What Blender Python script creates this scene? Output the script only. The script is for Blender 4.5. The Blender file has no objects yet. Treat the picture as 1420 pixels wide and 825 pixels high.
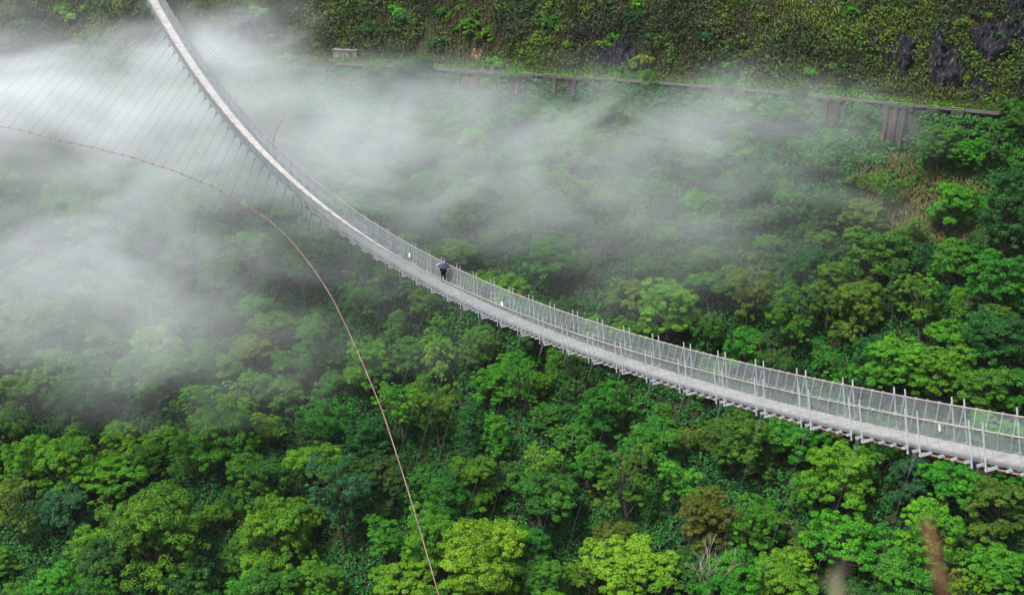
import bpy, bmesh, math, random
import numpy as np
from mathutils import Vector, Matrix, Euler, noise as mnoise

random.seed(7)
rng = np.random.default_rng(7)
S = bpy.context.scene
COL = S.collection
UP = np.array([0.0, 0.0, 1.0])

# ------------------------------------------------------------------ camera model (photo pixels 1420 x 825)
F_PX, PITCH = 1600.0, 0.3337921977
W_PX, H_PX = 1420.0, 825.0
CP, SP = math.cos(PITCH), math.sin(PITCH)

def ray(px, py):
    d0, d2 = (px - W_PX / 2) / F_PX, -(py - H_PX / 2) / F_PX
    return np.array([d0, CP + SP * d2, -SP + CP * d2])

def project(p):
    d = p[1] * CP - p[2] * SP
    u = p[1] * SP + p[2] * CP
    return W_PX / 2 + F_PX * p[0] / d, H_PX / 2 - F_PX * u / d, d

# ------------------------------------------------------------------ object helpers
def link(o, parent=None):
    COL.objects.link(o)
    if parent is not None:
        o.parent = parent
    return o

def tag(o, label=None, cat=None, group=None, kind=None):
    if label: o['label'] = label
    if cat: o['category'] = cat
    if group: o['group'] = group
    if kind: o['kind'] = kind
    return o

def empty(name, loc=(0, 0, 0), rz=0.0):
    o = bpy.data.objects.new(name, None)
    o.empty_display_size = 0.5
    o.location = tuple(float(c) for c in loc)
    o.rotation_euler = (0, 0, rz)
    return link(o)

def mesh_obj(name, V, Fc, mat, parent=None, smooth=False, attr=None):
    me = bpy.data.meshes.new(name)
    me.from_pydata([tuple(v) for v in V] if not isinstance(V, np.ndarray) else V.tolist(), [], Fc if not isinstance(Fc, np.ndarray) else Fc.tolist())
    me.update()
    if smooth:
        me.polygons.foreach_set('use_smooth', [True] * len(me.polygons))
    if attr is not None:
        a = me.attributes.new('tint', 'FLOAT', 'FACE')
        a.data.foreach_set('value', np.asarray(attr, dtype=np.float32))
    if mat is not None:
        for m in (mat if isinstance(mat, (list, tuple)) else [mat]):
            me.materials.append(m)
    o = bpy.data.objects.new(name, me)
    return link(o, parent)

class MB:
    """collects boxes and tubes into one mesh"""
    def __init__(self): self.V, self.F = [], []
    def tube(self, pts, r, sides=6, caps=True):
        pts = [np.asarray(p, float) for p in pts]
        rs = r if isinstance(r, (list, tuple, np.ndarray)) else [r] * len(pts)
        b0 = len(self.V); n = len(pts)
        ref = None
        for i, p in enumerate(pts):
            t = pts[min(i + 1, n - 1)] - pts[max(i - 1, 0)]
            t = t / (np.linalg.norm(t) + 1e-12)
            if ref is None:
                ref = np.array([0, 0, 1.0]) if abs(t[2]) < 0.9 else np.array([1.0, 0, 0])
            a = np.cross(t, ref); a /= np.linalg.norm(a) + 1e-12
            b = np.cross(t, a)
            ref = -b if False else ref
            for k in range(sides):
                an = 2 * math.pi * k / sides
                self.V.append(p + (a * math.cos(an) + b * math.sin(an)) * rs[i])
        for i in range(n - 1):
            for k in range(sides):
                k2 = (k + 1) % sides
                self.F.append((b0 + i * sides + k, b0 + i * sides + k2, b0 + (i + 1) * sides + k2, b0 + (i + 1) * sides + k))
        if caps:
            self.F.append(tuple(b0 + k for k in reversed(range(sides))))
            self.F.append(tuple(b0 + (n - 1) * sides + k for k in range(sides)))
        return self
    def box(self, c, ax, ay, az, hx, hy, hz):
        c = np.asarray(c, float); ax, ay, az = (np.asarray(v, float) for v in (ax, ay, az))
        b0 = len(self.V)
        for sz in (-1, 1):
            for sx, sy in ((-1, -1), (1, -1), (1, 1), (-1, 1)):
                self.V.append(c + ax * hx * sx + ay * hy * sy + az * hz * sz)
        for f in ((3, 2, 1, 0), (4, 5, 6, 7), (0, 1, 5, 4), (1, 2, 6, 5), (2, 3, 7, 6), (3, 0, 4, 7)):
            self.F.append(tuple(b0 + i for i in f))
        return self
    def ring(self, c, n, e1, R, r, squash=1.0, seg=10, sides=5):
        c = np.asarray(c, float); e1 = np.asarray(e1, float); e2 = np.cross(n, e1)
        b0 = len(self.V)
        for i in range(seg):
            a = 2 * math.pi * i / seg
            d = e1 * math.cos(a) * R + e2 * math.sin(a) * R * squash
            dn = d / np.linalg.norm(d)
            for k in range(sides):
                q = 2 * math.pi * k / sides
                self.V.append(c + d + dn * r * math.cos(q) + np.asarray(n) * r * math.sin(q))
        for i in range(seg):
            for k in range(sides):
                i2, k2 = (i + 1) % seg, (k + 1) % sides
                self.F.append((b0 + i * sides + k, b0 + i2 * sides + k, b0 + i2 * sides + k2, b0 + i * sides + k2))
        return self
    def build(self, name, mat, parent=None, smooth=False):
        return mesh_obj(name, np.array(self.V), self.F, mat, parent, smooth)

# ------------------------------------------------------------------ materials
def new_mat(name):
    m = bpy.data.materials.new(name); m.use_nodes = True
    nt = m.node_tree; nt.nodes.clear()
    out = nt.nodes.new('ShaderNodeOutputMaterial')
    return m, nt, nt.nodes, nt.links, out

def ramp(nodes, stops):
    r = nodes.new('ShaderNodeValToRGB')
    e = r.color_ramp.elements
    while len(e) < len(stops): e.new(0.5)
    for el, (p, c) in zip(e, stops):
        el.position = p; el.color = (c[0], c[1], c[2], 1)
    return r

def noise_node(nodes, links, scale, detail=4, rough=0.55, vec=None, dist=0.0):
    n = nodes.new('ShaderNodeTexNoise')
    n.inputs['Scale'].default_value = scale; n.inputs['Detail'].default_value = detail
    n.inputs['Roughness'].default_value = rough; n.inputs['Distortion'].default_value = dist
    if vec is not None: links.new(vec, n.inputs['Vector'])
    return n

def noisy_mat(name, stops, scale=8.0, rough=0.7, metal=0.0, detail=5, coord='Object', stretch=(1, 1, 1), bump=0.0, bump_scale=None, spec=0.5):
    m, nt, N, L, out = new_mat(name)
    b = N.new('ShaderNodeBsdfPrincipled'); b.inputs['Roughness'].default_value = rough; b.inputs['Metallic'].default_value = metal
    b.inputs['Specular IOR Level'].default_value = spec
    tc = N.new('ShaderNodeTexCoord'); mp = N.new('ShaderNodeMapping'); mp.inputs['Scale'].default_value = stretch
    L.new(tc.outputs[coord], mp.inputs['Vector'])
    n = noise_node(N, L, scale, detail, 0.6, mp.outputs['Vector'])
    r = ramp(N, stops); L.new(n.outputs['Fac'], r.inputs['Fac']); L.new(r.outputs['Color'], b.inputs['Base Color'])
    if bump:
        n2 = noise_node(N, L, bump_scale or scale * 2, 5, 0.6, mp.outputs['Vector'])
        bp = N.new('ShaderNodeBump'); bp.inputs['Strength'].default_value = bump
        L.new(n2.outputs['Fac'], bp.inputs['Height']); L.new(bp.outputs['Normal'], b.inputs['Normal'])
    L.new(b.outputs['BSDF'], out.inputs['Surface'])
    return m

def leaf_mat(name, dark, mid, light, trans=0.22, rough=0.5):
    """leaf colour varies from leaf to leaf (face attribute) and from tree to tree (object random)"""
    m, nt, N, L, out = new_mat(name)
    at = N.new('ShaderNodeAttribute'); at.attribute_name = 'tint'
    oi = N.new('ShaderNodeObjectInfo')
    r = ramp(N, [(0.0, dark), (0.5, mid), (1.0, light)])
    L.new(at.outputs['Fac'], r.inputs['Fac'])
    hs = N.new('ShaderNodeHueSaturation')
    mr = N.new('ShaderNodeMapRange'); mr.inputs['To Min'].default_value = 0.80; mr.inputs['To Max'].default_value = 1.22
    L.new(oi.outputs['Random'], mr.inputs['Value']); L.new(mr.outputs['Result'], hs.inputs['Value'])
    mh = N.new('ShaderNodeMath'); mh.operation = 'MULTIPLY_ADD'
    fr = N.new('ShaderNodeMath'); fr.operation = 'FRACT'; m7 = N.new('ShaderNodeMath'); m7.operation = 'MULTIPLY'; m7.inputs[1].default_value = 7.31
    L.new(oi.outputs['Random'], m7.inputs[0]); L.new(m7.outputs[0], fr.inputs[0]); L.new(fr.outputs[0], mh.inputs[0])
    mh.inputs[1].default_value = 0.04; mh.inputs[2].default_value = 0.48
    L.new(mh.outputs[0], hs.inputs['Hue'])
    L.new(r.outputs['Color'], hs.inputs['Color'])
    b = N.new('ShaderNodeBsdfPrincipled'); b.inputs['Roughness'].default_value = rough
    b.inputs['Specular IOR Level'].default_value = 0.25
    L.new(hs.outputs['Color'], b.inputs['Base Color'])
    t = N.new('ShaderNodeBsdfTranslucent')
    hs2 = N.new('ShaderNodeHueSaturation'); hs2.inputs['Value'].default_value = 1.25; hs2.inputs['Hue'].default_value = 0.485
    L.new(hs.outputs['Color'], hs2.inputs['Color']); L.new(hs2.outputs['Color'], t.inputs['Color'])
    mx = N.new('ShaderNodeMixShader'); mx.inputs['Fac'].default_value = trans
    L.new(b.outputs['BSDF'], mx.inputs[1]); L.new(t.outputs['BSDF'], mx.inputs[2])
    L.new(mx.outputs[0], out.inputs['Surface'])
    return m

LEAF = {
    'lime':         leaf_mat('lime_leaves',   (0.042, 0.150, 0.005), (0.096, 0.255, 0.006), (0.175, 0.350, 0.010)),
    'bright green': leaf_mat('bright_leaves', (0.022, 0.120, 0.005), (0.056, 0.220, 0.006), (0.125, 0.325, 0.008)),
    'mid green':    leaf_mat('mid_leaves',    (0.015, 0.088, 0.007), (0.038, 0.165, 0.008), (0.090, 0.250, 0.010)),
    'deep green':   leaf_mat('deep_leaves',   (0.007, 0.055, 0.009), (0.018, 0.102, 0.012), (0.048, 0.165, 0.014)),
    'blue green':   leaf_mat('blue_leaves',   (0.009, 0.060, 0.018), (0.020, 0.102, 0.028), (0.048, 0.155, 0.034)),
    'olive':        leaf_mat('olive_leaves',  (0.036, 0.085, 0.007), (0.072, 0.150, 0.009), (0.140, 0.220, 0.012)),
    'rusty olive':  leaf_mat('rusty_leaves',  (0.042, 0.085, 0.008), (0.085, 0.140, 0.010), (0.180, 0.190, 0.014)),
}
M_BARK = noisy_mat('grey_brown_bark', [(0.3, (0.05, 0.04, 0.03)), (0.7, (0.14, 0.115, 0.09))], 3.0, 0.9, stretch=(1, 1, 0.3))
M_PALEBARK = noisy_mat('pale_bare_bark', [(0.3, (0.22, 0.21, 0.15)), (0.7, (0.40, 0.38, 0.28))], 3.0, 0.9)
M_GALV = noisy_mat('galvanised_steel', [(0.3, (0.38, 0.42, 0.45)), (0.7, (0.56, 0.60, 0.63))], 6.0, 0.5, 0.2)
M_GALVD = noisy_mat('wet_dull_steel', [(0.3, (0.10, 0.11, 0.12)), (0.7, (0.24, 0.26, 0.28))], 6.0, 0.6, 0.3)
M_WIRE = noisy_mat('chain_link_wire', [(0.3, (0.36, 0.39, 0.41)), (0.7, (0.52, 0.55, 0.57))], 1.0, 0.5, 0.3)
M_ROPE = noisy_mat('weathered_steel_rope', [(0.3, (0.22, 0.19, 0.165)), (0.7, (0.40, 0.36, 0.32))], 4.0, 0.75)
M_RUSTROPE = noisy_mat('rusty_wire_rope', [(0.3, (0.16, 0.085, 0.06)), (0.7, (0.31, 0.20, 0.15))], 0.6, 0.8)
M_RUST = noisy_mat('rusty_main_cable', [(0.3, (0.14, 0.062, 0.045)), (0.7, (0.32, 0.17, 0.13))], 1.2, 0.8)
M_GUYDARK = noisy_mat('dark_tie_wire', [(0.3, (0.05, 0.055, 0.06)), (0.7, (0.10, 0.11, 0.115))], 1.0, 0.6, 0.2)
M_TIE = noisy_mat('tie_wire', [(0.3, (0.09, 0.095, 0.10)), (0.7, (0.17, 0.175, 0.18))], 1.0, 0.6, 0.2)
M_BLACK = noisy_mat('black_rubber', [(0.3, (0.008, 0.008, 0.010)), (0.7, (0.02, 0.02, 0.022))], 8.0, 0.6)
M_WHITE = noisy_mat('white_plastic', [(0.3, (0.72, 0.74, 0.74)), (0.7, (0.84, 0.85, 0.85))], 4.0, 0.5)
M_CONC = noisy_mat('stained_concrete', [(0.30, (0.075, 0.072, 0.06)), (0.5, (0.17, 0.165, 0.15)), (0.72, (0.25, 0.245, 0.225))], 0.9, 0.85, stretch=(1, 1, 0.25), bump=0.2)
M_STALK = noisy_mat('dry_brown_stalk', [(0.3, (0.05, 0.025, 0.014)), (0.7, (0.24, 0.10, 0.05))], 14.0, 0.9)
M_STALKG = noisy_mat('dry_grey_stalk', [(0.3, (0.05, 0.045, 0.03)), (0.7, (0.20, 0.16, 0.11))], 14.0, 0.9)

# ------------------------------------------------------------------ bridge line
AZ, B1, B2 = 0.4642023041, 0.0836837968, 0.001499355233
P0 = np.array([-4.926537159, 98.45058106, -31.42973328])
AC = np.array([math.cos(AZ), math.sin(AZ), 0.0])           # across, toward the far railing
AL = np.array([math.sin(AZ), -math.cos(AZ), 0.0])          # along, toward the near end
PER = 3.5235678
BEAM = PER / 5
HALF_DECK, HALF_RAIL, RAIL_H = 0.80, 1.3755, 1.54

def deck_base(s):
    return P0 + AL * s + UP * (B1 * s + B2 * s * s) - AC * HALF_RAIL - UP * RAIL_H

def frame(s):
    g = B1 + 2 * B2 * s
    t = (AL + UP * g) / math.sqrt(1 + g * g)
    n = (UP - AL * g) / math.sqrt(1 + g * g)
    return t, n

def BP(s, u, w):
    """point on the bridge: s metres along, u across, w above the deck"""
    return deck_base(s) + AC * u + frame(s)[1] * w

T_FAR, T_NEAR = -47, 22
S_FAR, S_NEAR = T_FAR * PER, T_NEAR * PER

# ------------------------------------------------------------------ terrain
ROAD_Z = -38.0
road_px = [(-60, 66), (250, 77), (420, 86), (640, 98), (870, 111), (1000, 122), (1170, 136), (1370, 158), (1520, 170)]
rx, ry = [], []
for a, b in road_px:
    d = ray(a, b); k = ROAD_Z / d[2]
    rx.append(d[0] * k); ry.append(d[1] * k)
rx, ry = np.array(rx), np.array(ry)
# smooth contour of the road on the far hillside
_gx = np.linspace(-1600, 1600, 3201)
_gy = np.interp(_gx, rx, ry)
_left = _gx < rx[0]; _right = _gx > rx[-1]
_gy[_left] = ry[0] + (rx[0] - _gx[_left]) * 0.10
_gy[_right] = ry[-1] - (_gx[_right] - rx[-1]) * 0.25
_k = np.exp(-0.5 * (np.arange(-40, 41) / 13.0) ** 2); _k /= _k.sum()
_gy = np.convolve(np.pad(_gy, 40, mode='edge'), _k, mode='valid')
def road_y(x): return float(np.interp(x, _gx, _gy))

prof_v = np.array([-150, -128, -95, -62, -34, -14, -6.0, -3.1, -2.5, 3.2, 6.0, 9.6, 14, 24, 45, 110, 260, 900])
prof_z = np.array([-86, -84, -67, -45, -25.0, -13.5, -9.0, -6.0, 0, 0, 0.9, 6.5, 14.5, 30, 58, 120, 210, 330]) + ROAD_Z

def near_z(y):
    return float(np.interp(y, [-900, -60, -4, 2.6, 4.5, 22, 50, 80, 118], [260, 42, -1.9, -2.6, -6, -42, -86, -112, -128]))

def terrain(x, y):
    v = y - road_y(x)
    far = float(np.interp(v, prof_v, prof_z))
    amp = min(1.0, max(0.0, (abs(v) - 3.5) / 7.0))
    q = Vector((x * 0.018, y * 0.018, 3.1))
    n1 = mnoise.fractal(q, 1.0, 2.0, 4) * 5.0
    if v > 3:
        gully = mnoise.noise(Vector((x * 0.07, 1.7, 0.3))) * 3.2 + mnoise.noise(Vector((x * 0.22, v * 0.04, 5.3))) * 1.3
        n1 = n1 * 0.35 + gully + mnoise.noise(Vector((x * 0.35, y * 0.3, 9.0))) * 0.7
    far += amp * n1
    nz = near_z(y)
    if y > 6: nz += mnoise.fractal(q, 1.0, 2.0, 3) * 2.5
    return max(far, nz, -129 + mnoise.noise(Vector((x * .03, y * .03, 0))) * 1.0)

def grow(a, b, first, fac):
    out, p, st = [], a, first
    while (p < b if b > a else p > b):
        st *= fac; p = p + st if b > a else p - st
        out.append(p)
    return out
xs = sorted(grow(-170, -1400, 3, 1.25)) + list(np.arange(-170, 170.1, 1.7)) + grow(170, 1400, 3, 1.25)
ys = sorted(grow(6, -900, 2, 1.25)) + list(np.arange(6, 120, 3.0)) + list(np.arange(120, 200, 2.0)) + list(np.arange(200, 310, 1.0)) + grow(310, 1400, 2, 1.25)
TV = [(x, y, terrain(x, y)) for y in ys for x in xs]
nx = len(xs)
TF = [(j * nx + i, j * nx + i + 1, (j + 1) * nx + i + 1, (j + 1) * nx + i) for j in range(len(ys) - 1) for i in range(nx - 1)]

def terrain_material():
    m, nt, N, L, out = new_mat('hillside_ground')
    b = N.new('ShaderNodeBsdfPrincipled'); b.inputs['Roughness'].default_value = 0.9; b.inputs['Specular IOR Level'].default_value = 0.2
    tc = N.new('ShaderNodeTexCoord'); mp = N.new('ShaderNodeMapping'); mp.inputs['Scale'].default_value = (1, 0.5, 0.35)
    L.new(tc.outputs['Object'], mp.inputs['Vector'])
    n1 = noise_node(N, L, 0.09, 6, 0.62, mp.outputs['Vector'], 0.4)
    r1 = ramp(N, [(0.30, (0.010, 0.011, 0.012)), (0.44, (0.016, 0.026, 0.009)), (0.58, (0.028, 0.040, 0.011)), (0.70, (0.050, 0.038, 0.022))])
    L.new(n1.outputs['Fac'], r1.inputs['Fac'])
    n2 = noise_node(N, L, 1.3, 6, 0.65, mp.outputs['Vector'])
    r2 = ramp(N, [(0.3, (0.35, 0.35, 0.35)), (0.7, (1.25, 1.25, 1.2))])
    L.new(n2.outputs['Fac'], r2.inputs['Fac'])
    mx = N.new('ShaderNodeMixRGB'); mx.blend_type = 'MULTIPLY'; mx.inputs[0].default_value = 1.0
    L.new(r1.outputs['Color'], mx.inputs[1]); L.new(r2.outputs['Color'], mx.inputs[2])
    L.new(mx.outputs['Color'], b.inputs['Base Color'])
    bp = N.new('ShaderNodeBump'); bp.inputs['Strength'].default_value = 0.8; bp.inputs['Distance'].default_value = 0.6
    L.new(n2.outputs['Fac'], bp.inputs['Height']); L.new(bp.outputs['Normal'], b.inputs['Normal'])
    L.new(b.outputs['BSDF'], out.inputs['Surface'])
    return m
tag(mesh_obj('terrain', TV, TF, terrain_material(), smooth=True), 'steep green gorge sides under the forest and the hill road', kind='structure')

# road strip
M_ROAD = noisy_mat('wet_old_asphalt', [(0.3, (0.036, 0.031, 0.028)), (0.6, (0.062, 0.053, 0.048)), (0.8, (0.090, 0.077, 0.070))], 0.6, 0.7, bump=0.15)
RV, RF = [], []
ROAD_X0 = float(np.interp(470, [a for a, b in road_px], rx))
rxs = np.arange(ROAD_X0, 150.1, 1.5)
for i, x in enumerate(rxs):
    y = road_y(x)
    wob = 0.25 * math.sin(x * .31) + 0.2 * math.sin(x * .83)
    for k, (dv, dz) in enumerate(((-2.42, 0.05), (-1.0, 0.09), (0.8, 0.11), (2.4 + wob, 0.06))):
        RV.append((x, y + dv, ROAD_Z + dz))
    if i:
        for k in range(3):
            a = (i - 1) * 4 + k
            RF.append((a, a + 4, a + 5, a + 1))
tag(mesh_obj('road', RV, RF, M_ROAD, smooth=True), 'narrow grey mountain road cut across the far hillside', kind='structure')

# ------------------------------------------------------------------ leaf building
def leaves(C, Nn, size, tint, aspect=0.55):
    """diamond-shaped leaves at C facing Nn"""
    n = len(C)
    Nn = Nn / (np.linalg.norm(Nn, axis=1, keepdims=True) + 1e-9)
    r = rng.normal(size=(n, 3))
    t = np.cross(Nn, r); t /= np.linalg.norm(t, axis=1, keepdims=True) + 1e-9
    b = np.cross(Nn, t)
    s = np.asarray(size).reshape(-1, 1) * np.ones((n, 1))
    dr = Nn * s * 0.22
    V = np.stack([C - t * s - dr, C - b * s * aspect, C + t * s - dr, C + b * s * aspect], 1).reshape(-1, 3)
    Fq = np.arange(4 * n).reshape(-1, 4)
    return V, Fq, np.asarray(tint)

def clump_leaves(centres, radii, normals, per, leaf, flat=0.6, ctint=None, spread=0.40):
    n = len(centres)
    idx = np.repeat(np.arange(n), per)
    d = rng.normal(size=(len(idx), 3)); d /= np.linalg.norm(d, axis=1, keepdims=True)
    nn = normals[idx]
    dot = (d * nn).sum(1, keepdims=True)
    d = np.where(dot < -0.15, d - 2 * dot * nn, d)            # mostly the outer, upper side
    rr = radii[idx][:, None] * (0.80 + 0.30 * rng.random((len(idx), 1)))
    off = d * rr; off[:, 2] *= flat
    C = centres[idx] + off
    Nn = 0.85 * d + 0.35 * UP + 0.25 * nn + rng.normal(size=d.shape) * spread
    ct = ctint[idx] if ctint is not None else 0.5
    tint = np.clip(ct + rng.normal(size=len(idx)) * 0.22, 0, 1)
    lf_ = leaf[idx] if isinstance(leaf, np.ndarray) else leaf
    sz = lf_ * (0.7 + 0.6 * rng.random(len(idx)))
    return leaves(C, Nn, sz, tint)

def make_crown(kind, seed):
    """unit tree: crown radius 1, foot at z = 0, returns crown V, F, tint and trunk MB"""
    r = np.random.default_rng(seed)
    lobes = []
    if kind == 'round':
        hgt = 2.0; nl = 12
        lobes.append((np.array([0, 0, hgt - 0.72]), 0.52))
        for i in range(nl):
            a = 2 * math.pi * (i + r.random() * 0.7) / nl
            rad = 0.42 + 0.34 * r.random(); z = hgt - 1.55 + 0.85 * r.random()
            lobes.append((np.array([math.cos(a) * rad, math.sin(a) * rad, z]), 0.16 + 0.30 * r.random()))
        for i in range(6):
            a = r.random() * 6.28
            lobes.append((np.array([math.cos(a) * .45, math.sin(a) * .45, hgt - .55 + .2 * r.random()]), 0.27 + 0.1 * r.random()))
        ncl, cr, per, leaf, flat = 22, (0.05, 0.150), 86, 0.025, 0.62
    elif kind == 'spreading':
        hgt = 1.6; nl = 13
        lobes.append((np.array([0, 0, hgt - 0.36]), 0.36))
        for i in range(nl):
            a = 2 * math.pi * (i + r.random() * 0.8) / nl
            rad = 0.35 + 0.50 * r.random(); z = hgt - 0.42 - 0.55 * rad + 0.40 * r.random()
            lobes.append((np.array([math.cos(a) * rad, math.sin(a) * rad, z]), 0.15 + 0.22 * r.random()))
        ncl, cr, per, leaf, flat = 22, (0.045, 0.13), 84, 0.024, 0.55
    elif kind == 'tall':
        hgt = 3.6; nl = 13
        for i in range(nl):
            f = i / (nl - 1)
            a = i * 2.4 + r.random(); rad = (0.62 - 0.45 * f) * (0.6 + 0.5 * r.random())
            lobes.append((np.array([math.cos(a) * rad, math.sin(a) * rad, 1.15 + 2.2 * f]), 0.50 - 0.2 * f + 0.08 * r.random()))
        ncl, cr, per, leaf, flat = 22, (0.07, 0.18), 84, 0.029, 0.7
    elif kind == 'airy':
        hgt = 2.3; nl = 16
        for i in range(nl):
            a = i * 2.4 + r.random(); f = r.random(); rad = 0.15 + 0.6 * r.random()
            lobes.append((np.array([math.cos(a) * rad, math.sin(a) * rad, 1.1 + 1.4 * f - .25 * rad]), 0.20 + 0.13 * r.random()))
        ncl, cr, per, leaf, flat = 13, (0.04, 0.12), 66, 0.022, 0.75
    elif kind == 'shrub':
        hgt = 1.3; nl = 6
        for i in range(nl):
            a = i * 2.4 + r.random(); rad = 0.55 * r.random() ** .5
            lobes.append((np.array([math.cos(a) * rad, math.sin(a) * rad, 0.45 + 0.5 * r.random()]), 0.30 + 0.15 * r.random()))
        ncl, cr, per, leaf, flat = 12, (0.12, 0.22), 40, 0.085, 0.75
    C, R, Nm, T = [], [], [], []
    for (lc, lr) in lobes:
        lt = 0.47 + 0.55 * (r.random() - 0.5)
        for k in range(ncl):
            d = r.normal(size=3); d /= np.linalg.norm(d)
            if d[2] < -0.35: d[2] *= -1
            p = lc + d * lr * (0.70 + 0.55 * r.random()) * np.array([1, 1, 0.95])
            C.append(p); R.append(cr[0] + (cr[1] - cr[0]) * r.random())
            Nm.append(d * 0.6 + UP * 0.6); T.append(lt + 0.30 * (r.random() - 0.5))
    C, R, Nm, T = np.array(C), np.array(R), np.array(Nm), np.array(T)
    Nm /= np.linalg.norm(Nm, axis=1, keepdims=True)
    V, Fq, tint = clump_leaves(C, R, Nm, per, leaf, flat, T)
    tr = MB()
    zt = min(l[0][2] for l in lobes)
    top = np.array([0.05 * r.normal(), 0.05 * r.normal(), max(l[0][2] for l in lobes) - 0.1])
    base_r = {'round': .075, 'spreading': .07, 'tall': .075, 'airy': .055, 'shrub': .05}[kind]
    pts, rs = [], []
    for f in np.linspace(0, 1, 7):
        pts.append(np.array([0, 0, -0.25]) * (1 - f) + top * f + np.array([math.sin(f * 5 + seed) * .05, math.cos(f * 4 + seed) * .05, 0]) * math.sin(f * 3.14))
        rs.append(base_r * (1 - 0.8 * f) * (1.35 if f == 0 else 1))
    tr.tube(pts, rs, 7)
    for (lc, lr) in lobes:
        f = np.clip((lc[2] * 0.62) / top[2], 0.12, 0.85)
        p0 = np.array([0, 0, -0.25]) * (1 - f) + top * f
        mid = p0 * 0.45 + lc * 0.55 + np.array([0, 0, -0.10]) * lr
        tr.tube([p0, mid, lc + (lc - mid) * 0.5], [base_r * .5 * (1 - .5 * f), base_r * .3, base_r * .1], 5)
    return V, Fq, tint, tr, hgt

PROTO = {}
def proto_meshes():
    for kind, cnt in (('round', 7), ('spreading', 5), ('tall', 3), ('airy', 5), ('shrub', 4)):
        for i in range(cnt):
            V, Fq, tint, tr, hgt = make_crown(kind, 11 + i * 7 + len(kind))
            me = bpy.data.meshes.new('crown')
            me.from_pydata(V.tolist(), [], Fq.tolist()); me.update()
            a = me.attributes.new('tint', 'FLOAT', 'FACE'); a.data.foreach_set('value', tint.astype(np.float32))
            me.materials.append(LEAF['mid green'])
            mt = bpy.data.meshes.new('trunk')
            mt.from_pydata([tuple(v) for v in tr.V], [], tr.F); mt.update()
            mt.polygons.foreach_set('use_smooth', [True] * len(mt.polygons))
            mt.materials.append(M_BARK)
            PROTO.setdefault(kind, []).append((me, mt, hgt))
proto_meshes()

# one built tree of each kind, the others are copies of it and of its parts
SOURCE = {}
def source_tree(kind, i):
    if (kind, i) not in SOURCE:
        me, mt, hgt = PROTO[kind][i]
        root = bpy.data.objects.new('shrub' if kind == 'shrub' else 'tree', None)
        tr = bpy.data.objects.new('trunk', mt); cr = bpy.data.objects.new('crown', me)
        SOURCE[(kind, i)] = (root, tr, cr)
    return SOURCE[(kind, i)]

TREES = []     # records for labels
def add_tree(kind, i, loc, R, colour, hscale=1.0, group='trees of the gorge forest', lean=0.06):
    src = source_tree(kind, i)
    root, tr, cr = (o.copy() for o in src)
    link(root); link(tr, root); link(cr, root)
    root.empty_display_size = 0.1
    root.location = tuple(float(c) for c in loc)
    root.rotation_euler = (random.uniform(-lean, lean), random.uniform(-lean, lean), random.uniform(0, 6.28))
    root.scale = (R * random.uniform(.86, 1.14), R * random.uniform(.86, 1.14), R * hscale)
    cr.material_slots[0].link = 'OBJECT'
    cr.material_slots[0].material = LEAF[colour]
    hgt = PROTO[kind][i][2]
    c = np.array(loc) + UP * (hgt - 0.7) * R * hscale
    root['category'] = 'shrub' if kind == 'shrub' else 'tree'
    root['group'] = group
    TREES.append(dict(o=root, kind=kind, colour=colour, R=R, c=c))
    return root

def hero(px, py, diam, kind, i, colour, hscale=1.0, **kw):
    """a tree whose crown centre stands at the given picture point, found on the slope along that line of sight"""
    d = ray(px, py)
    hgt = PROTO[kind][i][2]
    best = None
    for k in np.arange(110, 330, 0.5):
        p = d * k
        R = diam * 0.5 * k * (d[1] * CP - d[2] * SP) / F_PX
        ch = (hgt - (0.7 if kind != 'tall' else 1.3)) * R * hscale
        if p[2] - ch <= terrain(p[0], p[1]):
            return add_tree(kind, i, (p[0], p[1], p[2] - ch), R, colour, hscale, **kw), p, R
    return None

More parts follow.
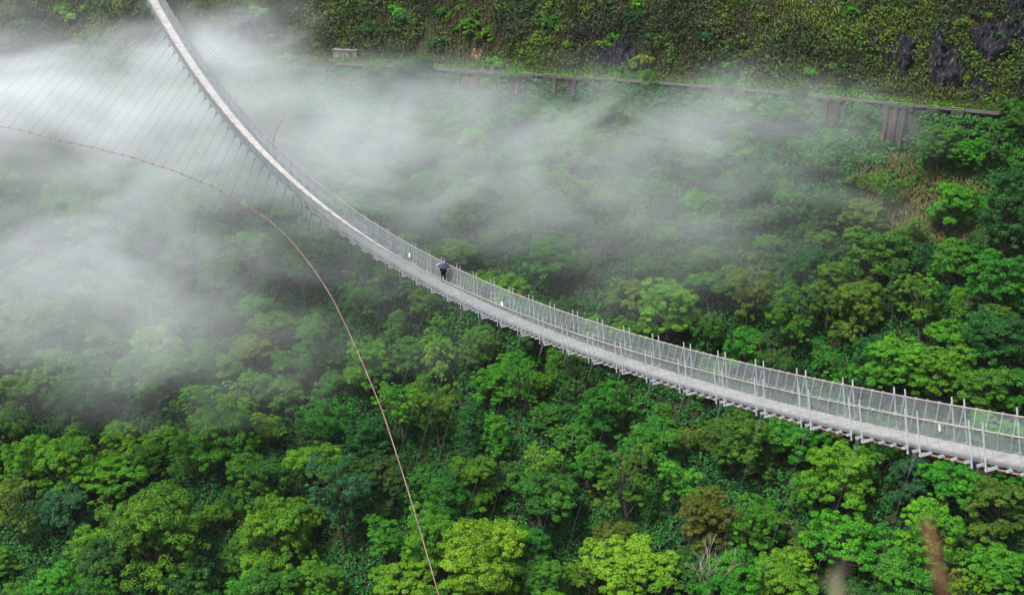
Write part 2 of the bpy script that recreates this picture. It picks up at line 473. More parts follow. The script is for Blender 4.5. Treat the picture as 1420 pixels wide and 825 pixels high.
HERO = [
    # px, py, crown width px, kind, variant, colour, height factor
    (210, 735, 150, 'round', 0, 'bright green', 1.0),
    (378, 735, 120, 'round', 1, 'lime', 1.0),
    (355, 660, 95, 'round', 2, 'mid green', 1.0),
    (440, 650, 105, 'spreading', 0, 'lime', 1.0),
    (300, 715, 55, 'spreading', 1, 'lime', .9),
    (150, 668, 95, 'spreading', 2, 'lime', 1.0),
    (35, 635, 90, 'round', 3, 'bright green', 1.0),
    (20, 710, 80, 'airy', 0, 'olive', 1.0),
    (95, 700, 85, 'round', 1, 'blue green', 1.0),
    (80, 815, 90, 'spreading', 1, 'bright green', 1.0),
    (440, 805, 75, 'round', 2, 'bright green', 1.0),
    (260, 810, 90, 'round', 3, 'deep green', 1.0),
    (560, 815, 100, 'spreading', 2, 'lime', 1.0),
    (670, 775, 135, 'round', 0, 'lime', 1.0),
    (620, 690, 70, 'tall', 0, 'mid green', .8),
    (655, 660, 85, 'round', 1, 'bright green', 1.0),
    (610, 565, 80, 'airy', 1, 'olive', 1.05),
    (685, 605, 55, 'tall', 1, 'bright green', .8),
    (755, 690, 120, 'spreading', 0, 'mid green', 1.0),
    (750, 800, 80, 'round', 2, 'mid green', 1.0),
    (880, 800, 140, 'spreading', 2, 'lime', 1.0),
    (850, 745, 75, 'round', 3, 'olive', 1.0),
    (870, 665, 95, 'airy', 2, 'mid green', 1.1),
    (905, 610, 85, 'round', 1, 'mid green', 1.0),
    (840, 560, 85, 'round', 2, 'mid green', 1.0),
    (800, 520, 80, 'airy', 0, 'deep green', 1.0),
    (985, 715, 95, 'round', 0, 'rusty olive', 1.0),
    (1050, 720, 90, 'round', 3, 'bright green', 1.0),
    (1030, 610, 95, 'round', 2, 'mid green', 1.0),
    (1165, 655, 115, 'round', 1, 'lime', 1.0),
    (1090, 800, 95, 'round', 0, 'bright green', 1.0),
    (1175, 755, 125, 'spreading', 1, 'bright green', 1.0),
    (1290, 735, 110, 'round', 2, 'bright green', 1.0),
    (1320, 675, 105, 'spreading', 0, 'bright green', 1.0),
    (1260, 800, 100, 'round', 3, 'mid green', 1.0),
    (1385, 700, 100, 'round', 1, 'olive', 1.0),
    (1390, 795, 100, 'spreading', 2, 'bright green', 1.0),
    (632, 352, 62, 'spreading', 1, 'bright green', 1.0),
    (930, 420, 95, 'round', 3, 'bright green', 1.0),
    (880, 470, 75, 'round', 2, 'mid green', 1.0),
    (985, 400, 75, 'spreading', 0, 'bright green', 1.0),
    (1040, 400, 85, 'airy', 1, 'olive', 1.1),
    (1210, 350, 95, 'round', 0, 'mid green', 1.0),
    (1245, 500, 90, 'round', 1, 'bright green', 1.0),
    (1310, 510, 90, 'round', 2, 'bright green', 1.0),
    (1380, 460, 90, 'round', 3, 'deep green', 1.0),
    (1400, 290, 80, 'tall', 0, 'deep green', 1.0),
    (1390, 380, 90, 'round', 0, 'mid green', 1.0),
    (1306, 196, 72, 'round', 1, 'mid green', 1.0),
    (1345, 210, 55, 'round', 2, 'bright green', 1.0),
    (1410, 225, 50, 'spreading', 1, 'bright green', 1.0),
    (1405, 160, 60, 'round', 4, 'mid green', 1.0),
    (1010, 112, 26, 'round', 5, 'mid green', 1.0),
    (900, 108, 30, 'round', 6, 'bright green', 1.0),
    (1110, 128, 26, 'round', 4, 'deep green', 1.0),
    (590, 92, 36, 'round', 5, 'deep green', 1.0),
    (1085, 165, 70, 'spreading', 2, 'mid green', 1.0),
    (980, 165, 75, 'spreading', 0, 'mid green', 1.0),
    (1196, 158, 40, 'round', 3, 'mid green', 1.1),
    (560, 108, 60, 'round', 0, 'deep green', 1.0),
    (520, 100, 45, 'round', 2, 'olive', 1.0),
    (712, 108, 34, 'spreading', 0, 'lime', 1.1),
    (1150, 400, 70, 'tall', 1, 'mid green', .8),
    (510, 500, 85, 'round', 1, 'bright green', 1.0),
    (350, 490, 70, 'spreading', 2, 'olive', 1.0),
    (770, 350, 75, 'round', 3, 'mid green', 1.0),
    (835, 310, 75, 'airy', 2, 'mid green', 1.0),
    (130, 300, 80, 'round', 0, 'bright green', 1.0),
    (40, 310, 80, 'round', 1, 'deep green', 1.0),
]
placed = []
for h in HERO:
    r_ = hero(*h[:6], hscale=h[6])
    if r_ is not None:
        o, p, R = r_
        placed.append((o.location.x, o.location.y, R))

# the rest of the forest: a jittered scatter over the slope inside what the photo shows
def visible(p, mx=70, my=70):
    a, b, d = project(p)
    return d > 0 and -mx < a < W_PX + mx and -my < b < H_PX + my
cand = []
for yy in np.arange(112, 262, 4.6):
    for xx in np.arange(-135, 135, 4.6):
        cand.append((xx + random.uniform(-2.2, 2.2), yy + random.uniform(-2.2, 2.2)))
random.shuffle(cand)
wts = {'low': (('lime', .18), ('bright green', .36), ('mid green', .26), ('deep green', .12), ('blue green', .03), ('olive', .05)),
       'mid': (('lime', .07), ('bright green', .28), ('mid green', .36), ('deep green', .17), ('blue green', .04), ('olive', .08)),
       'high': (('lime', .05), ('bright green', .24), ('mid green', .36), ('deep green', .18), ('blue green', .06), ('olive', .11))}
def pick(ws):
    q, t = random.random(), 0
    for n, w in ws:
        t += w
        if q < t: return n
    return ws[0][0]
n_fill, FILL = 0, []
for (x, y) in cand:
    v = y - road_y(x)
    if v > -6.5 or v < -140: continue
    band = 'high' if v > -38 else ('mid' if v > -78 else 'low')
    R = {'high': random.uniform(2.3, 5.0), 'mid': random.uniform(3.0, 6.2), 'low': random.uniform(3.6, 7.4)}[band]
    z = terrain(x, y)
    if not visible((x, y, z + R * 1.5)): continue
    a, b, d = project((x, y, z + 1))
    if 1190 < a < 1370 and 218 < b < 345 and random.random() < 0.86: continue      # open grassy patch under the stone wall
    if 1210 < a < 1288 and 140 < project((x, y, z + R * 1.3))[1] < 235: continue
    if any((x - q[0]) ** 2 + (y - q[1]) ** 2 < ((R + q[2]) * 0.55) ** 2 for q in placed): continue
    kind = random.choices(('round', 'spreading', 'tall', 'airy'), (.42, .18, .15, .25))[0]
    if band == 'high' and kind == 'tall': kind = 'round'
    if kind == 'tall': R *= 0.7
    i = random.randrange(len(PROTO[kind]))
    placed.append((x, y, R)); n_fill += 1
    FILL.append((kind, i, (x, y, z - 0.2), R, pick(wts[band]), random.uniform(.75, 1.1)))
# the largest in the photo are built one by one, the few hundredths beyond 300 as one mass
FILL.sort(key=lambda f: -f[3] / project(f[2])[2])
n_one = 299 - len(TREES)
for f in FILL[:n_one]: add_tree(*f)
rest = FILL[n_one:]
if rest:
    VV, FF, TT, off = [], [], [], 0
    for (kind, i, loc, R, colr, hs_) in rest:
        me = PROTO[kind][i][0]
        v = np.empty(len(me.vertices) * 3); me.vertices.foreach_get('co', v); v = v.reshape(-1, 4, 3)
        t_ = np.empty(len(me.polygons), np.float32); me.attributes['tint'].data.foreach_get('value', t_)
        v, t_ = v[::2].reshape(-1, 3), t_[::2]
        a_ = random.uniform(0, 6.28); ca, sa = math.cos(a_), math.sin(a_)
        v = np.stack([v[:, 0] * ca - v[:, 1] * sa, v[:, 0] * sa + v[:, 1] * ca, v[:, 2] * hs_], 1) * R * 1.02 + np.array(loc)
        VV.append(v); TT.append(np.clip(t_ + random.uniform(-.25, .25), 0, 1)); FF.append(np.arange(off, off + len(v)).reshape(-1, 4)); off += len(v)
    tag(mesh_obj('forest', np.concatenate(VV), np.concatenate(FF), LEAF['mid green'], attr=np.concatenate(TT)), 'small green crowns filling in between the trees of the gorge', 'forest', kind='stuff')
print('trees', len(TREES), 'filled', n_fill)

# shrubs standing out on the cut slope above the road
SHRUBS = [(709, 61, 16, 'lime'), (706, 33, 12, 'lime'), (609, 38, 11, 'lime'), (604, 12, 9, 'lime'), (640, 8, 18, 'bright green'), (1184, 14, 30, 'bright green'),
          (1057, 62, 8, 'lime'), (850, 12, 14, 'olive'), (775, 20, 15, 'mid green'), (880, 25, 30, 'deep green'), (912, 60, 22, 'mid green'), (610, 66, 9, 'lime'),
          (515, 40, 34, 'blue green'), (560, 22, 34, 'blue green'), (500, 15, 24, 'deep green'), (950, 20, 22, 'olive'), (1010, 90, 22, 'bright green'),
          (1400, 45, 40, 'blue green'), (1375, 20, 26, 'olive'), (1340, 30, 30, 'olive'), (1310, 10, 18, 'mid green'), (1215, 85, 26, 'olive'), (1195, 60, 24, 'mid green'),
          (1170, 100, 20, 'olive'), (1300, 50, 9, 'bright green'), (395, 80, 30, 'lime'), (440, 62, 16, 'bright green'), (380, 50, 14, 'lime'), (440, 30, 26, 'olive'),
          (1060, 25, 26, 'olive'), (1115, 60, 24, 'deep green'), (790, 60, 24, 'olive'), (740, 75, 18, 'mid green'), (665, 15, 22, 'mid green'), (160, 20, 24, 'deep green'),
          (90, 15, 26, 'olive'), (185, 12, 12, 'lime'), (300, 25, 22, 'olive'), (340, 15, 18, 'deep green'), (1250, 20, 22, 'olive'), (30, 30, 30, 'mid green')]
_r = random.Random(21)
for _ in range(62):
    a_ = _r.uniform(20, 1410); b_ = _r.uniform(2, 60 + a_ * .045)
    if 195 < a_ < 270 or (1215 < a_ < 1385 and _r.random() < .7): continue
    SHRUBS.append((a_, b_, _r.uniform(13, 40), _r.choice(['mid green', 'deep green', 'bright green', 'bright green', 'olive', 'lime', 'blue green'])))
def surface_at(px, py, k0=150, k1=420):
    d = ray(px, py)
    for k in np.arange(k0, k1, 0.4):
        p = d * k
        if p[2] <= terrain(p[0], p[1]): return p
    return None
for (a, b, dm, colr) in SHRUBS:
    p = surface_at(a, b + dm * 0.3)
    if p is None: continue
    dd = project(p)[2]
    R = dm * 0.5 * dd / F_PX
    add_tree('shrub', random.randrange(3), (p[0], p[1] + R * 0.2, p[2] - R * 0.3), R, colr, group='shrubs on the cut slope above the road')

# a leafless pale tree low on the slope
def bare_tree(px, py, hpx):
    d = ray(px, py)
    for k in np.arange(110, 300, 0.5):
        p = d * k
        H = hpx * k * d[1] * 1.05 / F_PX
        if p[2] - H * 0.9 <= terrain(p[0], p[1]): break
    root = empty('bare_tree', (p[0], p[1], p[2] - H * 0.9))
    tag(root, 'pale leafless tree with thin upright branches among green crowns', 'tree', 'trees of the gorge forest')
    r = random.Random(4)
    trunk, br = MB(), []
    trunk.tube([(0, 0, -1), (0.1, 0, H * .25), (0.0, 0.1, H * .5)], [H * .02, H * .017, H * .013], 7)
    trunk.build('trunk', M_PALEBARK, root, True)
    def grow_(mb, p, dirv, ln, rad, depth):
        q = p + dirv * ln * .5 + np.array([r.uniform(-1, 1), r.uniform(-1, 1), 0]) * ln * .05
        e = q + dirv * ln * .5
        mb.tube([p, q, e], [rad, rad * .8, rad * .5], 5)
        if depth:
            for _ in range(3):
                dv = dirv + np.array([r.uniform(-.6, .6), r.uniform(-.6, .6), r.uniform(0, .35)])
                grow_(mb, p + dirv * ln * r.uniform(.5, 1), dv / np.linalg.norm(dv), ln * r.uniform(.5, .75), rad * .5, depth - 1)
    for k in range(8):
        a = k * 2.4
        mb = MB()
        dv = np.array([math.cos(a) * .5, math.sin(a) * .5, 1.0]); dv /= np.linalg.norm(dv)
        grow_(mb, np.array([0.05, 0.05, H * (.25 + .03 * k)]), dv, H * .32, H * .008, 3)
        mb.build('branch', M_PALEBARK, root, True)
    return p, H
bare_tree(990, 770, 130)

# ------------------------------------------------------------------ undergrowth and grass (uncountable)
def undergrowth():
    C, R, Nm, T, = [], [], [], []
    for _ in range(46000):
        x, y = random.uniform(-150, 150), random.uniform(112, 262)
        v = y - road_y(x)
        if v > -2.9 or v < -142: continue
        z = terrain(x, y)
        if not visible((x, y, z), 30, 60): continue
        dens = mnoise.noise(Vector((x * .09, y * .09, 2.0)))
        a, b, d = project((x, y, z))
        if 1190 < a < 1370 and 215 < b < 345 and random.random() < .82: continue
        C.append((x, y, z + random.uniform(0.1, 0.8))); R.append(random.uniform(.5, 1.5)); Nm.append((0, -.4, .9))
        T.append(0.45 + 0.5 * mnoise.noise(Vector((x * .15, y * .15, 7))))
    for k_ in range(9500):                                    # the steep bank just under the road
        x, v = random.uniform(-120, 135), random.uniform(-9, -2.75) if k_ < 4700 else random.uniform(-3.35, -2.45); y = road_y(x) + v; z = terrain(x, y)
        a, b, d = project((x, y, z))
        if z > ROAD_Z - 1.0 or not (-20 < a < W_PX + 20) or 1228 < a < 1272 or (634 < a < 735 and random.random() < .45): continue
        C.append((x, y - .3, z + random.uniform(0, .5))); R.append(random.uniform(.4, 1.1)); Nm.append((0, -.8, .6)); T.append(random.uniform(.3, 1.0))
    C, R, Nm, T = np.array(C), np.array(R), np.array(Nm), np.array(T)
    V, Fq, tint = clump_leaves(C, R, Nm, 16, 0.34, 0.7, T)
    o = mesh_obj('undergrowth', V, Fq, LEAF['deep green'], attr=tint)
    tag(o, 'dense dark undergrowth covering the slope between the trees', 'undergrowth', kind='stuff')
undergrowth()

M_GRASS = leaf_mat('hill_grass_blades', (0.042, 0.022, 0.013), (0.055, 0.058, 0.009), (0.105, 0.145, 0.009), 0.25, 0.6)
M_BUSH = leaf_mat('cut_slope_leaves', (0.006, 0.014, 0.007), (0.030, 0.074, 0.008), (0.110, 0.205, 0.010), 0.25, 0.5)
M_VERGE = leaf_mat('verge_blades', (0.04, 0.14, 0.008), (0.075, 0.22, 0.010), (0.13, 0.30, 0.012), 0.3, 0.5)

def grass_blades(name, n, xr, vr, length, mat, label, tint_fn, keep=None, droop=0.5):
    P, D, Sx, T = [], [], [], []
    for _ in range(n):
        x = random.uniform(*xr); v = random.uniform(*vr); y = road_y(x) + v
        if keep is not None and not keep(x, y, v): continue
        z = terrain(x, y)
        if not visible((x, y, z), 20, 30): continue
        t = tint_fn(x, y, z)
        if t is None: continue
        P.append((x, y, z)); T.append(t)
    P = np.array(P); n = len(P); T = np.clip(np.array(T) + rng.normal(size=n) * .14, 0, 1)
    ln = length * (0.5 + rng.random((n, 1)))
    out = np.stack([rng.normal(size=n) * .45, -0.75 - .3 * rng.random(n), .35 * rng.normal(size=n)], 1)
    mid = P + UP * ln * .55 + out * ln * .3
    tip = mid + out * ln * .6 - UP * ln * droop
    side = np.stack([np.ones(n), .4 * rng.normal(size=n), np.zeros(n)], 1) * ln * .10
    V = np.stack([P - side * .6, P + side * .6, mid + side, mid - side, tip], 1).reshape(-1, 3)
    F_ = []
    b = np.arange(n) * 5
    quads = np.stack([b, b + 1, b + 2, b + 3], 1).tolist(); tris = np.stack([b + 3, b + 2, b + 4], 1).tolist()
    F_ = quads + tris
    o = mesh_obj(name, V, F_, mat, attr=np.concatenate([T, T]))
    tag(o, label, 'grass', kind='stuff')

ROCKS = [(1310, 66, 235, 185, 1.0, .16, 'broad dark wet rock face high above the far end of the road'),
         (868, 72, 96, 62, 5.3, .16, 'dark rock face above the middle of the road'),
         (330, 40, 120, 70, 8.8, .10, 'dark damp rock showing through grass above the mist plume')]
ZONES = []
for (a, b, wp, hp, seed, bias, lab) in ROCKS:
    c_ = surface_at(a, b); k_ = project(c_)[2] / F_PX
    lo_p, hi_p = surface_at(a, b + hp * .5), surface_at(a, b - hp * .5)
    v0_ = max(4.8, (lo_p[1] - road_y(lo_p[0])) if lo_p is not None else 5)
    v1_ = (hi_p[1] - road_y(hi_p[0])) if hi_p is not None else 40
    ZONES.append((c_, c_[0] - wp * .5 * k_, c_[0] + wp * .5 * k_, v0_, v1_, seed, bias, lab))
def rock_mask(zn, x, v, z):
    c_, x0, x1, v0, v1, seed, bias, lab = zn
    edge = max(abs((x - x0) / (x1 - x0) * 2 - 1), abs((v - v0) / (v1 - v0) * 2 - 1))
    if edge > 1: return -1.0
    q = mnoise.fractal(Vector((x * .21 + seed, z * .11, 2.2)), .9, 2.0, 5) * 1.15
    return bias + q - max(0, edge - .35) * 1.5
def rocky(x, y, z):
    v = y - road_y(x)
    return max(rock_mask(zn, x, v, z) for zn in ZONES)
def slope_tint(x, y, z):
    q = mnoise.fractal(Vector((x * .06, y * .05, z * .03)), 1.0, 2.0, 4)
    if q < -0.24 - .12 * random.random() or (rocky(x, y, z) > .04 and random.random() < .93): return None
    return 0.30 + 1.0 * q + .22 * mnoise.noise(Vector((x * .5, y * .2, z * .12)))
def not_rocky(x, y, v):
    return True
grass_blades('grass', 130000, (-150, 135), (3.5, 38), 0.95, M_GRASS, 'long olive and brown grass hanging down the cut slope above the road', slope_tint)
grass_blades('verge_grass', 3200, (-110, 130), (-4.0, -2.45), 0.45, M_VERGE, 'ragged green grass along the outer edge of the road', lambda x, y, z: .35 + .4 * mnoise.noise(Vector((x * .2, y * .2, 8))), droop=.2)
grass_blades('verge_grass', 13000, (-120, 130), (2.7, 6.8), 0.75, M_VERGE, 'strip of fresh green grass along the inner edge of the road', lambda x, y, z: .5 + .4 * mnoise.noise(Vector((x * .2, y * .2, 1))), droop=.2)

def slope_bushes():
    C, R, Nm, T = [], [], [], []
    for _ in range(20000):
        x = random.uniform(-150, 135); v = random.uniform(6, 38); y = road_y(x) + v; z = terrain(x, y)
        if not visible((x, y, z), 20, 30): continue
        q = mnoise.fractal(Vector((x * .05 + 9, y * .05, z * .04)), 1.0, 2.0, 3)
        if q < -0.26 or (rocky(x, y, z) > .0 and random.random() < .90): continue
        C.append((x, y - .2, z + random.uniform(.1, .6))); R.append(.3 + 1.9 * random.random() ** 3); Nm.append((0, -.7, .7))
        T.append(.42 + .75 * mnoise.fractal(Vector((x * .09, y * .1, z * .1 + 4)), 1.0, 2.0, 3) + random.uniform(-.22, .22))
    V, Fq, tint = clump_leaves(np.array(C), np.array(R), np.array(Nm), 26, .15 + .11 * np.array(R), 0.8, np.array(T))
    tag(mesh_obj('slope_vegetation', V, Fq, M_BUSH, attr=tint), 'low leafy growth clinging in patches to the cut slope above the road', 'vegetation', kind='stuff')
slope_bushes()

# dry open grass under the stone wall
def open_patch(x, y, v):
    a, b, d = project((x, y, terrain(x, y)))
    return 1190 < a < 1390 and 205 < b < 340
M_DRYGRASS = leaf_mat('dry_slope_grass', (0.05, 0.07, 0.018), (0.10, 0.11, 0.028), (0.17, 0.15, 0.05), 0.25, 0.6)
grass_blades('slope_grass', 52000, (60, 125), (-48, -6), 0.9, M_DRYGRASS, 'pale olive grass on the open slope below the stone wall', lambda x, y, z: .5 + .5 * mnoise.noise(Vector((x * .12, y * .12, 3))), open_patch)

# ------------------------------------------------------------------ rock outcrops
M_ROCK = noisy_mat('dark_wet_rock', [(0.38, (0.004, 0.004, 0.007)), (0.50, (0.010, 0.0105, 0.013)), (0.60, (0.030, 0.031, 0.036)), (0.72, (0.13, 0.10, 0.08))], 1.5, 0.9, detail=8, stretch=(1, 1, 0.45), bump=0.5, bump_scale=2.4, spec=0.12)
M_ORANGE = noisy_mat('bare_orange_earth', [(0.3, (0.08, 0.06, 0.05)), (0.55, (0.26, 0.14, 0.08)), (0.8, (0.42, 0.27, 0.17))], 0.7, 0.9, detail=7, bump=0.6)
def outcrop(px, py, wpx, hpx, mat, label, seed, name='rock_outcrop'):
    p = surface_at(px, py)
    if p is None: return
    dd = project(p)[2]
    rw, rh = wpx * .5 * dd / F_PX, hpx * .5 * dd / F_PX
    bm = bmesh.new(); bmesh.ops.create_icosphere(bm, subdivisions=5, radius=1.0)
    for v in bm.verts:
        d = v.co.copy()
        f = 1 + 0.55 * mnoise.fractal(d * 1.7 + Vector((seed, 0, 0)), .7, 2.1, 6) + 0.10 * mnoise.cell(d * 7 + Vector((0, seed, 0)))
        v.co = Vector((d.x * rw * f, d.y * rh * 0.30 * f, d.z * rh * 1.05 * f))
    me = bpy.data.meshes.new(name); bm.to_mesh(me); bm.free(); me.materials.append(mat)
    o = link(bpy.data.objects.new(name, me)); o.location = (p[0], p[1] + rh * .16, p[2] - rh * .04)
    o.rotation_euler = (-0.62, 0, random.uniform(-.15, .15))
    tag(o, label, 'rock', 'bare rock faces on the cut slope')
def rock_face(zn):
    c, x0, x1, v0, v1, seed, bias, label = zn
    nx_, nv_ = max(12, int((x1 - x0) / .45)), max(12, int((v1 - v0) / .30))
    V, keep = [], []
    for b in range(nv_ + 1):
        for a in range(nx_ + 1):
            x = x0 + (x1 - x0) * a / nx_; v = v0 + (v1 - v0) * b / nv_; y = road_y(x) + v; z = terrain(x, y)
            msk = rock_mask(zn, x, v, z)
            rid = 1 - abs(mnoise.fractal(Vector((x * .35, z * .14 + seed, 4.0)), .8, 2.1, 4)) * 1.6 + .35 * mnoise.cell(Vector((x * .8, z * .35, seed)))
            h_ = min(1.0, max(-1, msk * 3)) * .55 + max(0, min(1, msk * 3)) * rid * 1.7
            V.append((x - c[0], y - h_ * .85 - c[1], z + h_ * .45 - c[2])); keep.append(msk > -.12)
    Fr = []
    for b in range(nv_):
        for a in range(nx_):
            i0 = b * (nx_ + 1) + a; f = (i0, i0 + 1, i0 + nx_ + 2, i0 + nx_ + 1)
            if sum(keep[q] for q in f) >= 2: Fr.append(f)
    par = list(range(len(V)))                                 # every separate patch of bare rock is a rock of its own
    def find(q):
        while par[q] != q: par[q] = par[par[q]]; q = par[q]
        return q
    for f in Fr:
        for q in f[1:]: par[find(q)] = find(f[0])
    comps = {}
    for f in Fr: comps.setdefault(find(f[0]), []).append(f)
    comps = [fs for fs in comps.values() if len(fs) >= 40]
    comps.sort(key=lambda fs: min(V[f[0]][0] for f in fs))
    big = max(comps, key=len) if comps else None
    for k, fs in enumerate(comps):
        used = sorted({q for f in fs for q in f}); mp_ = {q: n for n, q in enumerate(used)}
        ctr = np.mean([V[q] for q in used], axis=0)
        o = mesh_obj('rock_face', [tuple(np.array(V[q]) - ctr) for q in used], [tuple(mp_[q] for q in f) for f in fs], M_ROCK)
        o.location = tuple(np.array(c) + ctr)
        lab = label if fs is big else f"smaller dark rock patch near the {label.split(' above')[0].split(' high')[0].split(' showing')[0]}" + ('' if len(comps) == 2 else ', ' + ['first', 'second', 'third', 'fourth', 'fifth', 'sixth', 'seventh', 'eighth', 'ninth'][min(k, 8)] + ' from the bridge side')
        tag(o, lab, 'rock', 'bare rock faces on the cut slope')
for zn in ZONES: rock_face(zn)
outcrop(840, 72, 17, 22, M_ORANGE, 'small pale orange broken face on the dark rock', 6.2, 'earth_scar')
outcrop(665, 76, 18, 20, M_ORANGE, 'reddish bare earth scar just above the road', 7.5, 'earth_scar')
outcrop(1230, 112, 14, 22, M_ORANGE, 'brown bare earth scar at the foot of the slope beside the verge', 9.4, 'earth_scar')

# ------------------------------------------------------------------ parapet blocks, walls and the anchor block by the road
def wall_mat():
    m, nt, N, L, out = new_mat('stained_masonry')
    b = N.new('ShaderNodeBsdfPrincipled'); b.inputs['Roughness'].default_value = 0.75
    tc = N.new('ShaderNodeTexCoord'); mp = N.new('ShaderNodeMapping'); mp.inputs['Scale'].default_value = (1, 1, 0.18)
    L.new(tc.outputs['Object'], mp.inputs['Vector'])
    n = noise_node(N, L, 0.9, 6, .65, mp.outputs['Vector'])
    r = ramp(N, [(0.40, (0.010, 0.008, 0.007)), (0.50, (0.026, 0.017, 0.012)), (0.57, (0.085, 0.045, 0.022)), (0.70, (0.22, 0.14, 0.075))])
    L.new(n.outputs['Fac'], r.inputs['Fac'])
    vo = N.new('ShaderNodeTexVoronoi'); vo.feature = 'DISTANCE_TO_EDGE'; vo.inputs['Scale'].default_value = 2.4
    L.new(tc.outputs['Object'], vo.inputs['Vector'])
    r2 = ramp(N, [(0.0, (.35, .35, .35)), (0.09, (1, 1, 1))]); L.new(vo.outputs['Distance'], r2.inputs['Fac'])
    mx = N.new('ShaderNodeMixRGB'); mx.blend_type = 'MULTIPLY'; mx.inputs[0].default_value = 1
    L.new(r.outputs['Color'], mx.inputs[1]); L.new(r2.outputs['Color'], mx.inputs[2]); L.new(mx.outputs['Color'], b.inputs['Base Color'])
    bp = N.new('ShaderNodeBump'); bp.inputs['Strength'].default_value = .7; bp.inputs['Distance'].default_value = .1
    L.new(r2.outputs['Color'], bp.inputs['Height']); L.new(bp.outputs['Normal'], b.inputs['Normal'])
    L.new(b.outputs['BSDF'], out.inputs['Surface'])
    return m
M_WALL = wall_mat()
M_MOSS = noisy_mat('bright_moss', [(0.3, (0.05, 0.12, 0.015)), (0.7, (0.13, 0.25, 0.03))], 2.0, 0.95, bump=.6)
M_BLOCK = noisy_mat('dark_damp_stone', [(0.3, (0.012, 0.012, 0.013)), (0.7, (0.045, 0.042, 0.040))], 1.2, 0.8, bump=.5)

def road_frame(x):
    t = np.array([2.0, road_y(x + 1) - road_y(x - 1), 0.0]); t /= np.linalg.norm(t)
    return np.array([x, road_y(x), ROAD_Z]), t, np.array([t[1], -t[0], 0.0])      # outward, toward the camera

def x_on_road(px):
    lo, hi = -150.0, 150.0
    for _ in range(50):
        mid = (lo + hi) / 2
        if project((mid, road_y(mid), ROAD_Z))[0] < px: lo = mid
        else: hi = mid
    return lo

PAR = [643, 673, 706, 736, 766, 792, 820, 848, 1000, 1030, 1062, 1095, 1130, 1160, 1240, 1262, 1298, 1332]
for k, px in enumerate(PAR):
    x = x_on_road(px); c, t, o_ = road_frame(x)
    hl = random.uniform(1.15, 1.6)
    root = empty('parapet_block', c + o_ * 2.0 + UP * 0.0)
    R3 = np.stack([t, o_, UP])
    loc = lambda p: p
    mb = MB()
    # body with sloped ends and an uneven top
    nseg = 6
    b0 = 0
    for i in range(nseg + 1):
        f = i / nseg * 2 - 1
        hh = 0.62 + random.uniform(-.05, .05) - (0.14 if i in (0, nseg) else 0)
        for (dy, dz) in ((-.24, -.9), (.26, -.9), (.20, hh), (-.19, hh)):
            mb.V.append(t * f * hl + o_ * dy + UP * dz)
        if i:
            a = (i - 1) * 4
            for q in range(4):
                q2 = (q + 1) % 4
                mb.F.append((a + q, a + q2, a + 4 + q2, a + 4 + q))
    mb.F += [(3, 2, 1, 0), tuple(nseg * 4 + q for q in range(4))]
    mb.build('block', M_BLOCK, root)
    ms = MB()
    for i in range(9):
        for j in range(4):
            f, g = i / 8 * 2 - 1, j / 3 * 2 - 1
            e = (1 - abs(f) ** 4) * (1 - abs(g) ** 3)
            ms.V.append(t * f * hl * .93 + o_ * g * .25 + UP * (0.56 + .16 * e + random.uniform(-.02, .03) - (.28 if g > .9 else 0)))
    for i in range(8):
        for j in range(3):
            a = i * 4 + j; ms.F.append((a, a + 4, a + 5, a + 1))
    ms.build('moss', M_MOSS, root, True)
    side = 'west of the broken gap' if px < 900 else 'past the gap'
    ords = ['first', 'second', 'third', 'fourth', 'fifth', 'sixth', 'seventh', 'eighth', 'ninth', 'tenth']
    if px < 900: lab = f'moss-topped stone parapet block, {ords[k]} from the concrete block'
    else: lab = f'moss-topped stone parapet block, {ords[17 - k]} from the road end below the rock face'
    tag(root, lab, 'parapet block', 'parapet blocks along the road edge')

def retaining_wall(px0, px1, height, label, ribs):
    x0, x1 = x_on_road(px0), x_on_road(px1)
    xm = (x0 + x1) / 2
    c, t, o_ = road_frame(xm)
    hl = (x1 - x0) / 2 / t[0]
    root = empty('retaining_wall', c + o_ * 2.55 - UP * 0.12)
    mb = MB()
    n = 10
    for i in range(n + 1):
        f = i / n * 2 - 1
        for j in range(9):
            g = j / 8
            mb.V.append(t * f * hl + o_ * (0.35 + g * height * .16 + random.uniform(-.07, .07)) - UP * (g * height))
    for i in range(n):
        for j in range(8):
            a = i * 9 + j; mb.F.append((a, a + 1, a + 10, a + 9))
    bk = len(mb.V)
    for i in (0, n):
        for j in (0, 8):
            p = mb.V[i * 9 + j] - o_ * (1.0 + (j / 8) * height * .16); mb.V.append(p)
    mb.F += [tuple(range(0, 9)) + (bk + 1, bk), tuple(reversed(range(n * 9, n * 9 + 9))) + (bk + 2, bk + 3), tuple(i * 9 for i in range(n + 1)) + (bk + 2, bk)]
    mb.build('wall_face', M_WALL, root)
    for f in ribs:
        rb = MB()
        p0 = t * f * hl + o_ * 0.6 - UP * .1; p1 = t * f * hl + o_ * (0.75 + height * .16) - UP * (height + .3)
        dv = (p1 - p0); ln = np.linalg.norm(dv); dv /= ln
        rb.box((p0 + p1) / 2, t, np.cross(dv, t), dv, .42, .35, ln / 2)
        rb.build('buttress', M_WALL, root)
    cp = MB().box(t * 0 + o_ * .35 + UP * .06, t, o_, UP, hl + .1, .42, .13)
    cp.build('coping', M_BLOCK, root)
    tag(root, label, 'wall', 'stone retaining walls under the road')
retaining_wall(1236, 1263, 8.2, 'tall dark stone retaining wall with brown water stains and buttresses', (-.86, .1, .9))
retaining_wall(634, 735, 3.4, 'long low stone retaining wall under the road nearest the concrete block', (-.8, -.3, .3, .8))
retaining_wall(770, 812, 3.0, 'short retaining wall under the road near the middle of the hillside', (-.7, .6))
retaining_wall(1148, 1174, 3.6, 'short dark retaining wall under the road, half hidden by mist', (-.5, .7))

